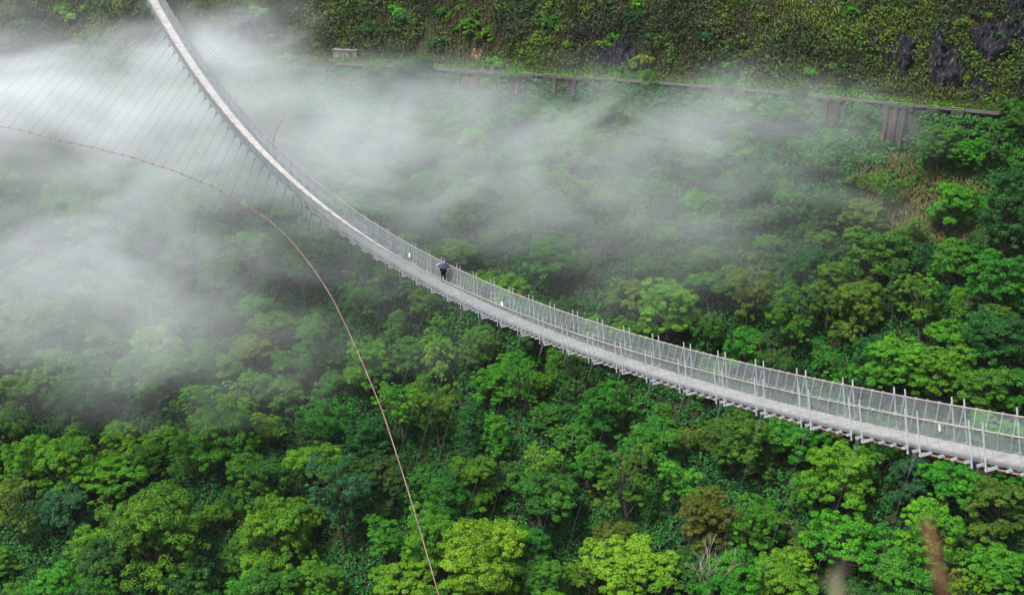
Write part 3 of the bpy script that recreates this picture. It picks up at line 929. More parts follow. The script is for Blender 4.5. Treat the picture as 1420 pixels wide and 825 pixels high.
# concrete anchor block beside the road
ANCH = surface_at(480, 84)
def anchor_block():
    c = ANCH + np.array([0, 1.5, 0])
    root = empty('anchor_block', c)
    t = np.array([.985, -.17, 0]); t /= np.linalg.norm(t); o_ = np.array([t[1], -t[0], 0])
    MB().box(UP * .6, t, o_, UP, 3.0, 1.6, 1.7).build('body', M_CONC, root)
    MB().box(UP * 2.42, t, o_, UP, 3.15, 1.75, .13).build('cap_slab', M_CONC, root)
    for f in (-.6, 0, .6):
        MB().box(t * f * 2.6 + o_ * 1.66 + UP * .6, t, o_, UP, .16, .08, 1.6).build('rib', M_CONC, root)
    tag(root, 'grey concrete anchor block on the hillside above the mist, beside the road', 'concrete block')
    return c + o_ * 1.6 + UP * 1.2
ANCH_PT = anchor_block()

# ------------------------------------------------------------------ the suspension bridge
bridge = empty('suspension_bridge', tuple(deck_base(0)))
tag(bridge, 'long sagging steel footbridge with mesh railings crossing the misty gorge', 'bridge')
OB = deck_base(0)
def L_(p): return np.asarray(p) - OB

# deck of crosswise slats, each panel of slats weathered a little differently
def deck_mat():
    m, nt, N, L, out = new_mat('worn_deck_slats')
    b = N.new('ShaderNodeBsdfPrincipled'); b.inputs['Roughness'].default_value = .5
    at = N.new('ShaderNodeAttribute'); at.attribute_name = 'tint'
    r = ramp(N, [(0.0, (0.17, 0.16, 0.15)), (0.5, (0.365, 0.352, 0.338)), (1.0, (0.50, 0.49, 0.475))]); L.new(at.outputs['Fac'], r.inputs['Fac'])
    tc = N.new('ShaderNodeTexCoord'); n = noise_node(N, L, 1.1, 8, .7, tc.outputs['Object'])
    r2 = ramp(N, [(0.32, (.66, .64, .62)), (0.50, (1, 1, 1)), (0.75, (1.06, 1.06, 1.06))]); L.new(n.outputs['Fac'], r2.inputs['Fac'])
    mx = N.new('ShaderNodeMixRGB'); mx.blend_type = 'MULTIPLY'; mx.inputs[0].default_value = 1
    L.new(r.outputs['Color'], mx.inputs[1]); L.new(r2.outputs['Color'], mx.inputs[2]); L.new(mx.outputs['Color'], b.inputs['Base Color'])
    L.new(b.outputs['BSDF'], out.inputs['Surface'])
    return m
mb = MB(); s = S_FAR; dt = []; n_s = 0; panel = .5
while s < S_NEAR:
    t, n = frame(s)
    if n_s % 12 == 0: panel = random.uniform(.50, .70)
    mb.box(L_(BP(s + .08, 0, random.uniform(-.004, .004))), t, AC, n, .066 if n_s % 12 else .045, HALF_DECK - random.uniform(0, .02), .02)
    dt += [min(1, max(0, panel + random.gauss(0, .07)))] * 6
    s += PER / 24; n_s += 1
mesh_obj('deck', np.array(mb.V), mb.F, deck_mat(), bridge, attr=dt)
def along(u, w, step=1.6):
    return [L_(BP(s, u, w)) for s in np.arange(S_FAR, S_NEAR + .01, step)]
for u in (-.77, .77):
    MB().tube(along(u, -.05), .03, 4).build('edge_angle', M_GALVD, bridge)
for u in (-.80, -.64, .64, .80):
    MB().tube(along(u, -.235), .045, 6).build('main_cable', M_RUST, bridge, True)
# handrail ropes with their clamps
for u in (-HALF_RAIL, HALF_RAIL):
    h = MB().tube(along(u, RAIL_H), .036, 6)
    for j in range(int(S_FAR / BEAM), int(S_NEAR / BEAM)):
        t, n = frame(j * BEAM)
        h.box(L_(BP(j * BEAM, u, RAIL_H)), t, AC, n, .05, .055, .06)
    h.build('handrail_rope', M_ROPE, bridge)
    sg = 1 if u > 0 else -1
    # chain-link mesh, leaning outward from the deck edge to the handrail
    w = MB(); rw, sp, hh = 0.0042, 0.070, 1.6
    V, Fm = [], []
    for s0 in np.arange(S_FAR, S_NEAR - hh, sp):
        for dr in (0, 1):
            sa, sb = (s0, s0 + hh) if dr == 0 else (s0 + hh, s0)
            a = L_(BP(sa, sg * (HALF_DECK + .01), .02)); b = L_(BP(sb, sg * (HALF_RAIL - .01), RAIL_H - .03))
            d = (b - a) / np.linalg.norm(b - a)
            e1 = np.cross(d, UP); e1 /= np.linalg.norm(e1); e2 = np.cross(d, e1)
            k0 = len(V)
            for p in (a, b):
                for q in range(3):
                    an = 2 * math.pi * q / 3
                    V.append(p + (e1 * math.cos(an) + e2 * math.sin(an)) * rw)
            for q in range(3):
                q2 = (q + 1) % 3
                Fm.append((k0 + q, k0 + q2, k0 + 3 + q2, k0 + 3 + q))
    mesh_obj('wire_mesh', np.array(V), Fm, M_WIRE, bridge)
    for wv in (.75,):
        MB().tube([L_(BP(s_, sg * (HALF_DECK + .57 * wv / RAIL_H), wv)) for s_ in np.arange(S_FAR, S_NEAR, 3.2)],   .007, 4).build('mid_wire', M_WIRE, bridge)

def limited(name, items, mat, builder, limit=100):
    """the items nearest the camera as parts of their own, the rest as one part"""
    items = sorted(items, key=lambda it: -it[0])
    for it in items[:limit]:
        mb = MB(); builder(mb, it); o = mb.build(name, mat, bridge)
        if name == 'post' and it[1] < 0 and it[2]:
            s, u, first = it
            t, n = frame(s)
            MB().box(L_(BP(s + .10, u * 1.0 - .02, -.02)), t, AC, n, .05, .05, .14).build('clamp', M_BLACK, o)
    if items[limit:]:
        mb = MB()
        for it in items[limit:]: builder(mb, it)
        tag(mb.build(name, mat, bridge), kind='stuff')

jr = range(int(math.ceil(S_FAR / BEAM)), int(S_NEAR / BEAM))
beams, posts, rods = [], [], []
for j in jr:
    s, m = j * BEAM, j % 5
    near_long, far_long = m in (0, 1), m in (0, 1)
    beams.append((s, -1.48 if near_long else -1.08, 1.48 if far_long else 1.08))
    if near_long: posts.append((s, -HALF_RAIL, m == 0))
    if far_long: posts.append((s, HALF_RAIL, m == 0))
    rods.append((s, -1 if True else 0)); rods.append((s, 1))
def b_beam(mb, it):
    s, u0, u1 = it; t, n = frame(s)
    mb.box(L_(BP(s, (u0 + u1) / 2, -.115)), AC, t, n, (u1 - u0) / 2, .035, .045)
    mb.box(L_(BP(s, (u0 + u1) / 2, -.165)), AC, t, n, (u1 - u0) / 2 - .01, .055, .008)
def b_post(mb, it):
    s, u, first = it; t, n = frame(s)
    c = L_(BP(s, u + (.055 if u > 0 else -.055), .86))
    mb.box(c, AC, t, n, .020, .032, 1.05)
def b_rod(mb, it):
    s, sd = it
    mb.tube([L_(BP(s, sd * (HALF_DECK + .02), -.08)), L_(BP(s + random.uniform(-.03, .03), sd * 1.09, .8)), L_(BP(s, sd * (HALF_RAIL - .01), RAIL_H))], .009, 4)
limited('crossbeam', beams, M_GALV, b_beam)
limited('post', posts, M_GALV, b_post)
limited('suspender_rod', rods, M_GALV, b_rod)

# little white plates on the railing
for (px_t, u, w, lab) in ((-2.9, .86, .75, 'small white plate tied to the far railing mesh behind the walker'), (2.9, .88, .45, 'small white plate low on the railing mesh in front of the walker'), (15.95, .75, .55, 'small white rag knotted to the railing mesh at the near end')):
    s = px_t * PER; t, n = frame(s); c = BP(s, u, w)
    o = empty('plate', c)
    mb = MB().box((0, 0, 0), t, AC, n, .14 if px_t < 10 else .05, .03, .17 if px_t < 10 else .13)
    mb.box(n * .2, t, AC, n, .04, .04, .04)
    ob = mb.build('plate', M_WHITE); bpy.data.objects.remove(o); ob.location = tuple(c); ob.name = 'plate'
    tag(ob, lab, 'plate')

# ------------------------------------------------------------------ wind guy cables with their ties
gt = np.array([-46, -39, -36, -32, -28, -24, -20, -17, -14, -13, -11, -9, -7, -5, -3, -1, 0, 2, 4, 6, 9, 17], float)
gL = np.array([36.5, 25.3, 21.1, 15.8, 11.4, 7.9, 5.25, 3.81, 2.97, 2.71, 2.55, 2.56, 2.75, 3.40, 4.2, 5.15, 5.74, 6.78, 7.8, 8.9, 10.4, 14.5])
gD = np.array([33.5, 23.9, 20.8, 16.3, 12.5, 9.3, 6.88, 5.71, 4.78, 4.72, 4.95, 5.70, 6.80, 8.30, 9.95, 11.6, 12.5, 15.5, 19.2, 23.2, 30.0, 52.0])
_ft = np.linspace(-47, 18, 651); _kk = np.exp(-.5 * (np.arange(-9, 10) / 4.5) ** 2); _kk /= _kk.sum()
_fL = np.convolve(np.pad(np.interp(_ft, gt, gL), 9, mode='edge'), _kk, mode='valid'); _fD = np.convolve(np.pad(np.interp(_ft, gt, gD), 9, mode='edge'), _kk, mode='valid')
def guy_pt(t, side):
    L, D = float(np.interp(t, _ft, _fL)), float(np.interp(t, _ft, _fD))
    if side > 0 and t > -14:                    # the far-side cable climbs away to the other bank
        f = min(1, (t + 14) / 9); D = D * (1 - f) + 1.7 * f; L = L * (1 - f) + (1.58 + .036 * (t + 1)) * D * f
    return deck_base(t * PER) + AC * side * L - UP * D
def guy(side, t0, t1, label, end_pt=None):
    ts = np.arange(t0, t1 + .01, .5)
    pts = [guy_pt(t, side) for t in ts]
    if end_pt is not None:
        pts = [end_pt, (end_pt + pts[0]) / 2 - UP * .35] + pts
    o = np.array(pts[len(pts) // 2])
    root = empty('wind_guy_cable', o)
    tag(root, label, 'cable', 'wind guy cables of the footbridge')
    MB().tube([p - o for p in pts], .050, 6).build('cable', M_RUSTROPE, root, True)
    for t in range(int(t0), 17):
        s = (t + .1) * PER
        tt, n = frame(s)
        top = BP(s, side * 1.40, -.19)
        bot = guy_pt(min(t + .1, t1) if t <= t1 else t + .1, side)
        d = bot - top; ln = np.linalg.norm(d); d /= ln
        tie = MB()
        e1 = np.cross(d, AL); e1 /= np.linalg.norm(e1)
        for k in range(3):
            q = top + d * (.12 + .20 * k)
            tie.ring(q - o, AL if k % 2 else e1, d, .13, .017, .38)
        tie.ring(top - o + np.array([0, 0, -.02]), AL, UP, .13, .022, .8)
        tie.tube([top + d * .62 - o, top + d * .95 - o], .020, 5)
        tie.tube([top + d * .9 - o, bot - o], .0155 if t < -12 else .011 if t < 4 else .006, 4)
        if t <= t1: tie.box(bot - o, AL, AC, UP, .10, .09, .11)
        tie.build('wind_tie', M_TIE, root)
guy(-1, -45, 9, 'long rusty wind guy cable with thin ties swinging out below the deck into the open')
guy(1, -37, 9, 'rusty wind guy cable running behind the deck to the concrete anchor block', ANCH_PT)

# ------------------------------------------------------------------ person with an umbrella
def skin_mesh(name, verts, edges, radii, root_i, mat, parent, sub=2):
    me = bpy.data.meshes.new(name + '_src'); me.from_pydata(verts, edges, []); me.update()
    ob = bpy.data.objects.new(name + '_src', me); COL.objects.link(ob)
    sk = ob.modifiers.new('skin', 'SKIN'); sk.use_smooth_shade = True
    lay = me.skin_vertices[0] if len(me.skin_vertices) else None
    if lay is None:
        bm = bmesh.new(); bm.from_mesh(me); bm.verts.layers.skin.verify(); bm.to_mesh(me); bm.free()
        lay = me.skin_vertices[0]
    for i, r in enumerate(radii):
        lay.data[i].radius = r if isinstance(r, tuple) else (r, r)
        lay.data[i].use_root = (i == root_i)
    sb = ob.modifiers.new('sub', 'SUBSURF'); sb.levels = sub; sb.render_levels = sub
    dg = bpy.context.evaluated_depsgraph_get(); dg.update()
    ev = ob.evaluated_get(dg)
    nm = bpy.data.meshes.new_from_object(ev)
    nm.name = name; nm.materials.clear(); nm.materials.append(mat)
    nm.polygons.foreach_set('use_smooth', [True] * len(nm.polygons))
    bpy.data.objects.remove(ob)
    o = bpy.data.objects.new(name, nm)
    return link(o, parent)

M_SKIN = noisy_mat('brown_skin', [(0.3, (0.30, 0.16, 0.10)), (0.7, (0.38, 0.21, 0.14))], 6.0, 0.55)
M_JACKET = noisy_mat('black_rain_jacket', [(0.3, (0.007, 0.007, 0.012)), (0.7, (0.012, 0.012, 0.018))], 9.0, 0.85, spec=.1)
M_TROUS = noisy_mat('dark_navy_trousers', [(0.3, (0.006, 0.007, 0.014)), (0.7, (0.010, 0.011, 0.018))], 9.0, 0.9, spec=.1)
M_SHOE = noisy_mat('pale_sandals', [(0.3, (0.34, 0.24, 0.18)), (0.7, (0.46, 0.34, 0.27))], 9.0, 0.7)
M_STRAP = noisy_mat('dusty_red_strap', [(0.3, (0.30, 0.07, 0.06)), (0.7, (0.42, 0.12, 0.10))], 9.0, 0.7)
M_HAIR = noisy_mat('black_hair', [(0.3, (0.006, 0.005, 0.005)), (0.7, (0.014, 0.012, 0.011))], 20.0, 0.5)
M_UMB = noisy_mat('navy_umbrella_cloth', [(0.3, (0.022, 0.025, 0.050)), (0.7, (0.042, 0.047, 0.085))], 3.0, 0.7, spec=.2)
M_UMBL = noisy_mat('silver_umbrella_cloth', [(0.3, (0.16, 0.17, 0.22)), (0.7, (0.24, 0.26, 0.31))], 3.0, 0.6, spec=.3)

lo, hi = -10.0, 10.0
for _ in range(60):
    mid = (lo + hi) / 2
    if project(BP(mid, 0.58, .02))[0] < 615: lo = mid
    else: hi = mid
PS = (lo + hi) / 2
pt, pn = frame(PS)
per_loc = BP(PS, 0.58, .022)
print('person px', project(per_loc), 'head', project(per_loc + UP * 1.72))
ang = math.atan2(AL[1], AL[0]) + math.pi / 2          # local -y looks toward the near end of the bridge
person = empty('person', per_loc, ang)
tag(person, 'person in dark clothes with red straps walking under an umbrella on the footbridge', 'person')
# body (local: x to the body's left when facing -y is +x)
bv = [(0, 0, .95), (0, -.005, 1.10), (0, .0, 1.28), (0, .0, 1.42), (0, -.005, 1.50), (0, -.015, 1.58), (0, -.02, 1.66), (0, -.012, 1.74)]
be = [(0, 1), (1, 2), (2, 3), (3, 4), (4, 5), (5, 6), (6, 7)]
br = [(.15, .11), (.135, .10), (.16, .11), (.15, .09), .055, (.078, .085), (.08, .098), (.055, .07)]
def chain(start, pts, rad):
    prev = start
    for p, r in zip(pts, rad):
        bv.append(p); br.append(r); be.append((prev, len(bv) - 1)); prev = len(bv) - 1
    return prev
for sx, fwd in ((1, -.13), (-1, .10)):
    k = chain(0, [(sx * .10, 0, .90), (sx * .105, fwd * .45 - .03, .50), (sx * .10, fwd * .85 + .02, .10), (sx * .10, fwd * .85 - .02, .05), (sx * .105, fwd * .85 - .15, .03)],
              [(.095, .095), .058, .040, .042, .03])
# arm hanging (the body's left, picture right)
a = chain(3, [(.19, .0, 1.41), (.255, .03, 1.14), (.275, -.03, .90), (.278, -.045, .84)], [.052, .042, .030, (.024, .038)])
hand_l = a
# arm bent up, holding the umbrella handle in front of the chest
b_ = chain(3, [(-.19, .0, 1.41), (-.27, -.03, 1.16), (-.17, -.22, 1.31), (-.155, -.25, 1.36)], [.052, .042, .030, (.024, .036)])
hand_r = b_
def fingers(hi_, base, dirv, across, curl, rad=.0085):
    base, dirv, across, curl = (np.array(q, float) for q in (base, dirv, across, curl))
    for i, ln in enumerate((.072, .080, .076, .060)):
        p = base + across * (i - 1.5) * .021
        q1 = p + dirv * .045; q2 = q1 + (dirv * .7 + curl * .7) * ln * .5; q3 = q2 + (dirv * .1 + curl) * ln * .45
        chain(hi_, [tuple(q1), tuple(q2), tuple(q3)], [rad, rad * .95, rad * .8])
    th = base - across * .035
    chain(hi_, [tuple(th - dirv * .0 - across * .01), tuple(th + dirv * .03 - across * .015 + curl * .03)], [rad * 1.15, rad * .95])
fingers(hand_l, (.279, -.05, .83), (0.02, -.1, -1), (0, 1, -.1), (-.9, -.3, -.1))
fingers(hand_r, (-.155, -.255, 1.37), (.55, -.5, .65), (-.2, .3, .5), (.6, .5, -.3))
body = skin_mesh('body', bv, be, br, 0, M_SKIN, person)
# face details
fm = MB()
fm.tube([(0, -.108, 1.675), (0, -.128, 1.650), (0, -.112, 1.638)], [.008, .015, .010], 6)
fm.tube([(-.026, -.103, 1.610), (0, -.110, 1.609), (.026, -.103, 1.610)], [.004, .007, .004], 6)
for sx in (-1, 1):
    fm.tube([(sx * .080, -.005, 1.685), (sx * .092, .0, 1.66), (sx * .082, -.005, 1.63)], [.008, .014, .008], 6)
fm.build('face', M_SKIN, person, True)
ey = MB()
for sx in (-1, 1): ey.tube([(sx * .032 - .012, -.1005, 1.678), (sx * .032, -.104, 1.679), (sx * .032 + .012, -.1005, 1.678)], [.003, .008, .003], 6)
ey.build('eyes', M_HAIR, person, True)
# jacket
jv = [(0, 0, .86), (0, -.005, 1.05), (0, .0, 1.26), (0, .0, 1.41), (0, .0, 1.49)]
je = [(0, 1), (1, 2), (2, 3), (3, 4)]
jr_ = [(.215, .165), (.20, .155), (.22, .16), (.20, .13), (.095, .085)]
def jchain(start, pts, rad):
    prev = start
    for p, r in zip(pts, rad):
        jv.append(p); jr_.append(r); je.append((prev, len(jv) - 1)); prev = len(jv) - 1
jchain(3, [(.20, .0, 1.41), (.258, .03, 1.14), (.272, -.02, .93)], [.090, .078, .062])
jchain(3, [(-.20, .0, 1.41), (-.275, -.03, 1.16), (-.185, -.19, 1.29)], [.090, .078, .062])
skin_mesh('jacket', jv, je, jr_, 0, M_JACKET, person)
tv = [(0, 0, .93)]; te = []; trr = [(.165, .125)]
for sx, fwd in ((1, -.13), (-1, .10)):
    prev = 0
    for p, r in (((sx * .10, 0, .86), .108), ((sx * .105, fwd * .45 - .03, .50), .082), ((sx * .10, fwd * .85 + .02, .13), .066)):
        tv.append(p); trr.append(r); te.append((prev, len(tv) - 1)); prev = len(tv) - 1
skin_mesh('trousers', tv, te, trr, 0, M_TROUS, person)
for sx, fwd in ((1, -.13), (-1, .10)):
    sh = MB()
    yb = fwd * .85
    sh.tube([(sx * .10, yb + .07, .035), (sx * .10, yb, .04), (sx * .103, yb - .10, .035), (sx * .106, yb - .19, .028)], [.035, .046, .048, .028], 8)
    sh.build('shoe', M_SHOE, person, True)
hr = bmesh.new(); bmesh.ops.create_uvsphere(hr, u_segments=16, v_segments=10, radius=1)
for v in list(hr.verts):
    if v.co.z < -.15 and v.co.y < .25: hr.verts.remove(v)
for v in hr.verts: v.co = Vector((v.co.x * .092, v.co.y * .108 - .012, v.co.z * .10 + 1.69))
hme = bpy.data.meshes.new('hair'); hr.to_mesh(hme); hr.free(); hme.materials.append(M_HAIR); link(bpy.data.objects.new('hair', hme), person)
for sx in (-1, 1):
    MB().tube([(sx * .105, -.10, 1.46), (sx * .115, -.155, 1.34), (sx * .125, -.145, 1.20)], .026, 6).build('strap', M_STRAP, person, True)
bp_ = MB().box((0, .19, 1.22), (1, 0, 0), (0, 1, 0), (0, 0, 1), .15, .09, .20)
bp_.build('backpack', M_JACKET, person)

person.scale = (1.08, 1.08, 1.08)
# umbrella: canopy of eight panels tipped forward over the walker
Rz = Matrix.Rotation(ang, 4, 'Z')
grip = (Rz @ Vector((-.16, -.25, 1.28))) * 1.08
umb = empty('umbrella', tuple(Vector(per_loc) + grip), ang)
tag(umb, 'dark navy umbrella with pale panels held over the walker on the footbridge', 'umbrella')
ax = Vector((.10, -.10, 1.0)).normalized()
q = UP
def U(r, a, h):
    e1 = Vector((1, 0, 0)); e1 = (e1 - ax * e1.dot(ax)).normalized(); e2 = ax.cross(e1)
    p = ax * h + e1 * r * math.cos(a) + e2 * r * math.sin(a)
    return np.array(p)
HT = .64
MB().tube([U(0, 0, -.10), U(0, 0, HT + .05)], .008, 6).build('shaft', M_GALV, umb)
MB().tube([U(0, 0, -.10), U(.0, 0, -.17), U(.03, 0, -.21), U(.06, 0, -.19)], .015, 6).build('handle', M_BLACK, umb, True)
for k in range(8):
    a0, a1 = 2 * math.pi * k / 8, 2 * math.pi * (k + 1) / 8
    V, Fm = [], []
    for i in range(7):
        f = i / 6
        for j in range(5):
            g = j / 4; a_ = a0 + (a1 - a0) * g
            edge = 1 - .06 * math.sin(g * math.pi) * f
            V.append(U(.66 * math.sin(f * 1.15) / math.sin(1.15) * edge, a_, HT - .30 * (1 - math.cos(f * 1.35)) / (1 - math.cos(1.35)) + .02 * math.sin(g * math.pi) * f))
    for i in range(6):
        for j in range(4):
            b0 = i * 5 + j; Fm.append((b0, b0 + 5, b0 + 6, b0 + 1))
    o = mesh_obj('canopy_panel', np.array(V), Fm, M_UMBL if k in (1, 3) else M_UMB, umb, True)
    MB().tube([U(0.01, a0, HT - .01), U(.36, a0, HT - .085), U(.655, a0, HT - .305)], .006, 4).build('rib', M_GALV, umb)
MB().tube([U(0, 0, HT), U(0, 0, HT + .08)], [.014, .006], 6).build('ferrule', M_BLACK, umb)

# ------------------------------------------------------------------ dry stalks close to the camera on the ledge
def stalk(px, py_top, dist, width_px, mat, label, bend, seed):
    d = ray(px, py_top); top = d / (d[1] * CP - d[2] * SP) * dist
    foot = np.array([top[0] + bend, top[1] + .05, terrain(top[0], top[1]) - .05])
    r = width_px / F_PX * dist * .5
    root = empty('dry_stalk', foot)
    n = 9; pts = []
    for i in range(n):
        f = i / (n - 1)
        p = foot * (1 - f) + top * f + np.array([-bend * .07 * math.sin(f * math.pi), 0, 0])
        pts.append(p - foot)
    rr = random.Random(seed); lf = MB().tube(pts, [r * (1.05 - .62 * (i / (n - 1)) ** 2) * rr.uniform(.86, 1.12) for i in range(n)], 9)
    for i in range(46):
        f = rr.uniform(.62, 1.0); p = foot * (1 - f) + top * f - foot
        e = np.array([rr.uniform(-1, 1), rr.uniform(-.6, .6), rr.uniform(.1, 1.3)]) * r * 1.9
        lf.tube([p, p + e * .6, p + e], [r * .25, r * .18, r * .05], 4)
    lf.build('stem', mat, root, True)
    tag(root, label, 'stalk', 'out of focus stalks close to the camera')
stalk(1284, 722, 1.7, 24, M_STALK, 'blurred reddish brown dry stalk rising very close to the camera', .70, 1)
stalk(1160, 790, 1.7, 26, M_STALKG, 'blurred short grey brown stalk end very close to the camera', .22, 2)

# ------------------------------------------------------------------ labels of the trees: what sets each apart
walker_px = project(per_loc)[0]
guy_px = sorted([project(guy_pt(t, -1))[:2] for t in np.arange(-44, 6, .5)], key=lambda q: q[1])
deck_px = sorted([project(BP(t * PER, 0, 0))[:2] for t in np.arange(-44, 19, .5)])
def side_of(px, py):
    dy = np.interp(px, [q[0] for q in deck_px], [q[1] for q in deck_px])
    gx = np.interp(py, [q[1] for q in guy_px], [q[0] for q in guy_px])
    if py < dy or (px > gx and px < 220): return 'beyond'
    return 'outside' if px < gx else 'under'
ORD = ['first', 'second', 'third', 'fourth', 'fifth', 'sixth', 'seventh', 'eighth', 'ninth', 'tenth', 'eleventh', 'twelfth', 'thirteenth', 'fourteenth', 'fifteenth', 'sixteenth', 'seventeenth', 'eighteenth', 'nineteenth', 'twentieth']
SHAPE = {'round': 'round tree', 'spreading': 'spreading tree', 'tall': 'narrow tree', 'airy': 'airy tree', 'shrub': 'shrub'}
by = {}
for T in TREES:
    px, py, d = project(T['c'])
    T['px'], T['py'] = px, py
    v = T['o'].location.y - road_y(T['o'].location.x)
    if T['kind'] == 'shrub':
        if px < 380: z, ref, rname = 'on the slope above the thick mist', 215, 'the bridge'
        elif px < 900: z, ref, rname = 'on the slope above the road', 480, 'the concrete block'
        else: z, ref, rname = 'on the slope above the road end', 1290, 'the wet rock face'
    else:
        sd = side_of(px, py)
        if sd == 'beyond':
            z = ('just below the road' if v > -22 else 'midway between road and deck' if v > -48 else 'close behind the deck')
            ref, rname = (480, 'the concrete block') if v > -22 else (walker_px, 'the walker')
        elif sd == 'under':
            z = ('close under the deck' if v > -66 else 'well below the deck' if v > -92 else 'lowest below the deck')
            ref, rname = float(np.interp(py, [q[1] for q in guy_px], [q[0] for q in guy_px])), 'the guy cable'
        else:
            z = ('in mist outside the guy cable' if v > -60 else 'below the mist outside the guy cable' if v > -92 else 'lowest outside the guy cable')
            ref, rname = float(np.interp(py, [q[1] for q in guy_px], [q[0] for q in guy_px])), 'it'
            rname = 'the cable'
    size = ''
    T['z'], T['ref'], T['rname'] = z, abs(px - ref), rname
    by.setdefault((T['colour'], T['kind'], z), []).append(T)
for (colr, kind, z), L in by.items():
    L.sort(key=lambda T: T['ref'])
    for i, T in enumerate(L):
        if len(L) == 1: lab = f'{colr} {SHAPE[kind]} {z}'
        elif len(L) == 2:
            big = L[0] if L[0]['R'] > L[1]['R'] else L[1]
            rt = max(L[0]['R'], L[1]['R']) / min(L[0]['R'], L[1]['R'])
            if rt > 1.25: lab = f"{'larger' if T is big else 'smaller'} {colr} {SHAPE[kind]} {z}"
            else: lab = f"{colr} {SHAPE[kind]} {z}, {'closer to' if i == 0 else 'farther from'} {T['rname']}"
        else:
            lab = f"{colr} {SHAPE[kind]} {z}, {ORD[min(i, 19)]} from {T['rname']}"
        T['o']['label'] = lab
        w = {'round': 'broadleaf_tree', 'spreading': 'spreading_tree', 'tall': 'tall_tree', 'airy': 'airy_tree', 'shrub': 'shrub'}[kind]
        T['o'].name = w

# ------------------------------------------------------------------ mist banks and haze
def mist_mat(name, peak, nscale, seed, lo_, hi_):
    m, nt, N, L, out = new_mat(name)
    tc = N.new('ShaderNodeTexCoord'); geo = N.new('ShaderNodeNewGeometry')
    nw = noise_node(N, L, 1.3, 3, 0.55, None); a0 = N.new('ShaderNodeVectorMath'); a0.operation = 'ADD'; a0.inputs[1].default_value = (seed * 3.1, 0, seed)
    L.new(tc.outputs['Object'], a0.inputs[0]); L.new(a0.outputs[0], nw.inputs['Vector'])
    a1 = N.new('ShaderNodeVectorMath'); a1.operation = 'SUBTRACT'; a1.inputs[1].default_value = (.5, .5, .5); L.new(nw.outputs['Color'], a1.inputs[0])
    a2 = N.new('ShaderNodeVectorMath'); a2.operation = 'MULTIPLY_ADD'; a2.inputs[1].default_value = (1.5, .6, 1.5)
    L.new(a1.outputs[0], a2.inputs[0]); L.new(tc.outputs['Object'], a2.inputs[2])
    l0 = N.new('ShaderNodeVectorMath'); l0.operation = 'LENGTH'; L.new(tc.outputs['Object'], l0.inputs[0])
    l1 = N.new('ShaderNodeVectorMath'); l1.operation = 'LENGTH'; L.new(a2.outputs[0], l1.inputs[0])
    ln = N.new('ShaderNodeMath'); ln.operation = 'MAXIMUM'
    l2 = N.new('ShaderNodeMapRange'); l2.inputs['From Min'].default_value = .7; l2.inputs['From Max'].default_value = 1.0; L.new(l0.outputs['Value'], l2.inputs['Value'])
    L.new(l1.outputs['Value'], ln.inputs[0]); L.new(l2.outputs['Result'], ln.inputs[1])
    fo = N.new('ShaderNodeMapRange'); fo.interpolation_type = 'SMOOTHSTEP'
    fo.inputs['From Min'].default_value = 1.0; fo.inputs['From Max'].default_value = 0.05
    fo.inputs['To Min'].default_value = 0.0; fo.inputs['To Max'].default_value = 1.0
    L.new(ln.outputs[0], fo.inputs['Value'])
    ad = N.new('ShaderNodeVectorMath'); ad.operation = 'ADD'; ad.inputs[1].default_value = (seed * 37.0, seed * 11.0, 0)
    L.new(geo.outputs['Position'], ad.inputs[0])
    mp = N.new('ShaderNodeMapping'); mp.inputs['Scale'].default_value = (0.8, 0.8, 1.5); mp.inputs['Rotation'].default_value = (0, math.radians(32), 0); L.new(ad.outputs[0], mp.inputs['Vector'])
    n = noise_node(N, L, nscale, 7, 0.66, mp.outputs['Vector'], 0.9)
    sm = N.new('ShaderNodeMapRange'); sm.interpolation_type = 'SMOOTHSTEP'
    sm.inputs['From Min'].default_value = lo_; sm.inputs['From Max'].default_value = hi_
    sm.inputs['To Min'].default_value = 0.10; sm.inputs['To Max'].default_value = 1.0
    L.new(n.outputs['Fac'], sm.inputs['Value'])
    mu = N.new('ShaderNodeMath'); mu.operation = 'MULTIPLY'; L.new(fo.outputs['Result'], mu.inputs[0]); L.new(sm.outputs['Result'], mu.inputs[1])
    m2 = N.new('ShaderNodeMath'); m2.operation = 'MULTIPLY'; m2.inputs[1].default_value = peak; L.new(mu.outputs[0], m2.inputs[0])
    pv = N.new('ShaderNodeVolumePrincipled'); pv.inputs['Color'].default_value = (0.945, 0.972, 1.0, 1); pv.inputs['Anisotropy'].default_value = 0.1
    L.new(m2.outputs[0], pv.inputs['Density'])
    L.new(pv.outputs['Volume'], out.inputs['Volume'])
    m.cycles.volume_step_rate = 1.0
    return m

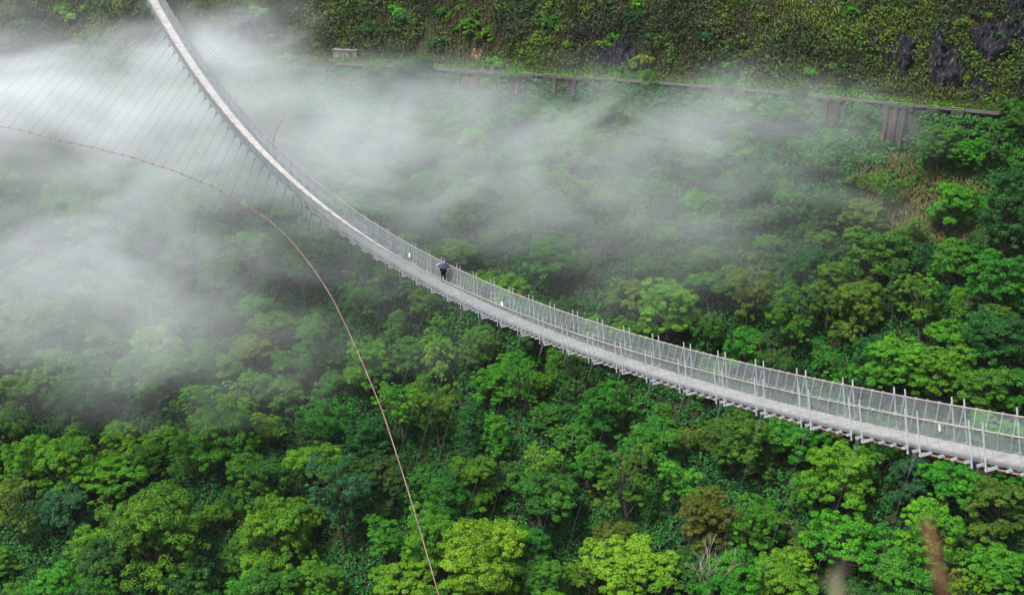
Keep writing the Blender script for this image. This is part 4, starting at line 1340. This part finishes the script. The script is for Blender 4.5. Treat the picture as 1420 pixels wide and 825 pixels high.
def mist(px, py, wpx, hpx, dist, deep, tau, seed, label, lo_=.36, hi_=.66, nscale=.044):
    d = ray(px, py); c = d / (d[1] * CP - d[2] * SP) * dist
    k = dist / F_PX
    bm = bmesh.new(); bmesh.ops.create_icosphere(bm, subdivisions=3, radius=1.0)
    me = bpy.data.meshes.new('mist_bank'); bm.to_mesh(me); bm.free()
    o = link(bpy.data.objects.new('mist_bank', me))
    o.location = tuple(c); o.scale = (wpx * k, deep, hpx * k)
    o.rotation_euler = (PITCH * -0.6, 0, 0)
    me.materials.append(mist_mat('mist_%d' % seed, tau / (deep * 1.0), nscale, seed, lo_, hi_))
    tag(o, label, 'mist', 'drifting mist banks in the gorge', kind='stuff')
MIST = [
    (10, 125, 430, 150, 232, 22, 2.5, 1, 'thick white mist bank over the far upper slope beside the bridge end'),
    (200, 205, 400, 165, 222, 22, 1.5, 2, 'white mist drifting behind the thin ties of the guy cable'),
    (60, 380, 440, 185, 200, 20, 1.05, 3, 'pale mist lying over trees outside the guy cable'),
    (335, 80, 170, 135, 240, 20, 1.5, 4, 'mist plume between the bridge and the concrete block'),
    (520, 220, 330, 175, 222, 22, 1.30, 5, 'mist band behind the bridge below the low retaining wall'),
    (810, 225, 360, 165, 216, 20, 1.02, 6, 'mist band below the middle of the road'),
    (1080, 190, 290, 130, 206, 16, 0.50, 7, 'thin mist veil in front of the road bend'),
    (240, 450, 500, 165, 184, 18, 0.50, 8, 'faint mist veil spread over the forest under the walker'),
    (880, 340, 500, 140, 200, 16, 0.40, 9, 'faint mist veil over trees behind the walker'),
]
for a in MIST: mist(*a)

# even haze round everything
m, nt, N, L, out = new_mat('pale_haze')
pv = N.new('ShaderNodeVolumePrincipled'); pv.inputs['Color'].default_value = (0.95, 0.975, 1.0, 1); pv.inputs['Density'].default_value = 0.00004
L.new(pv.outputs['Volume'], out.inputs['Volume'])
zmin = min(v[2] for v in TV); zmax = max(v[2] for v in TV)
hz = MB().box((0, 150, (zmin - 1 + zmax + 4) / 2), (1, 0, 0), (0, 1, 0), (0, 0, 1), 2200, 2200, (zmax + 4 - zmin + 1) / 2)
tag(hz.build('haze', m), kind='stuff')

# ------------------------------------------------------------------ light, camera, render settings
EL, ROT = math.radians(62), math.radians(235)
w = bpy.data.worlds.new('World'); S.world = w; w.use_nodes = True
nt = w.node_tree
bg = nt.nodes['Background']
sky = nt.nodes.new('ShaderNodeTexSky'); sky.sky_type = 'NISHITA'; sky.sun_disc = False
sky.sun_elevation = EL; sky.sun_rotation = ROT; sky.air_density = 1.0; sky.dust_density = 3.0; sky.altitude = 800
hs = nt.nodes.new('ShaderNodeHueSaturation'); hs.inputs['Saturation'].default_value = 0.48
nt.links.new(sky.outputs['Color'], hs.inputs['Color']); nt.links.new(hs.outputs['Color'], bg.inputs['Color'])
bg.inputs['Strength'].default_value = 0.065
sun = bpy.data.lights.new('sun', 'SUN'); sun.energy = 1.5; sun.angle = math.radians(12); sun.color = (1, .97, .92)
so = link(bpy.data.objects.new('sun', sun))
dirv = Vector((math.sin(ROT) * math.cos(EL), math.cos(ROT) * math.cos(EL), math.sin(EL)))
so.rotation_euler = dirv.to_track_quat('Z', 'Y').to_euler()

cam = bpy.data.cameras.new('camera'); co = link(bpy.data.objects.new('camera', cam))
cam.sensor_width = 36.0; cam.lens = 36.0 * F_PX / W_PX
cam.clip_start = 0.1; cam.clip_end = 6000
co.rotation_euler = (math.pi / 2 - PITCH, 0, 0)
cam.dof.use_dof = True; cam.dof.focus_distance = 90; cam.dof.aperture_fstop = 1.6
S.camera = co
S.render.engine = 'CYCLES'
S.cycles.volume_bounces = 3; S.cycles.max_bounces = 6; S.cycles.diffuse_bounces = 3; S.cycles.transmission_bounces = 4; S.cycles.transparent_max_bounces = 16
S.cycles.volume_max_steps = 256
S.cycles.use_denoising = True
S.view_settings.view_transform = 'Standard'; S.view_settings.look = 'None'; S.view_settings.gamma = 1.0
S.view_settings.use_curve_mapping = False
S.view_settings.exposure = 2.08
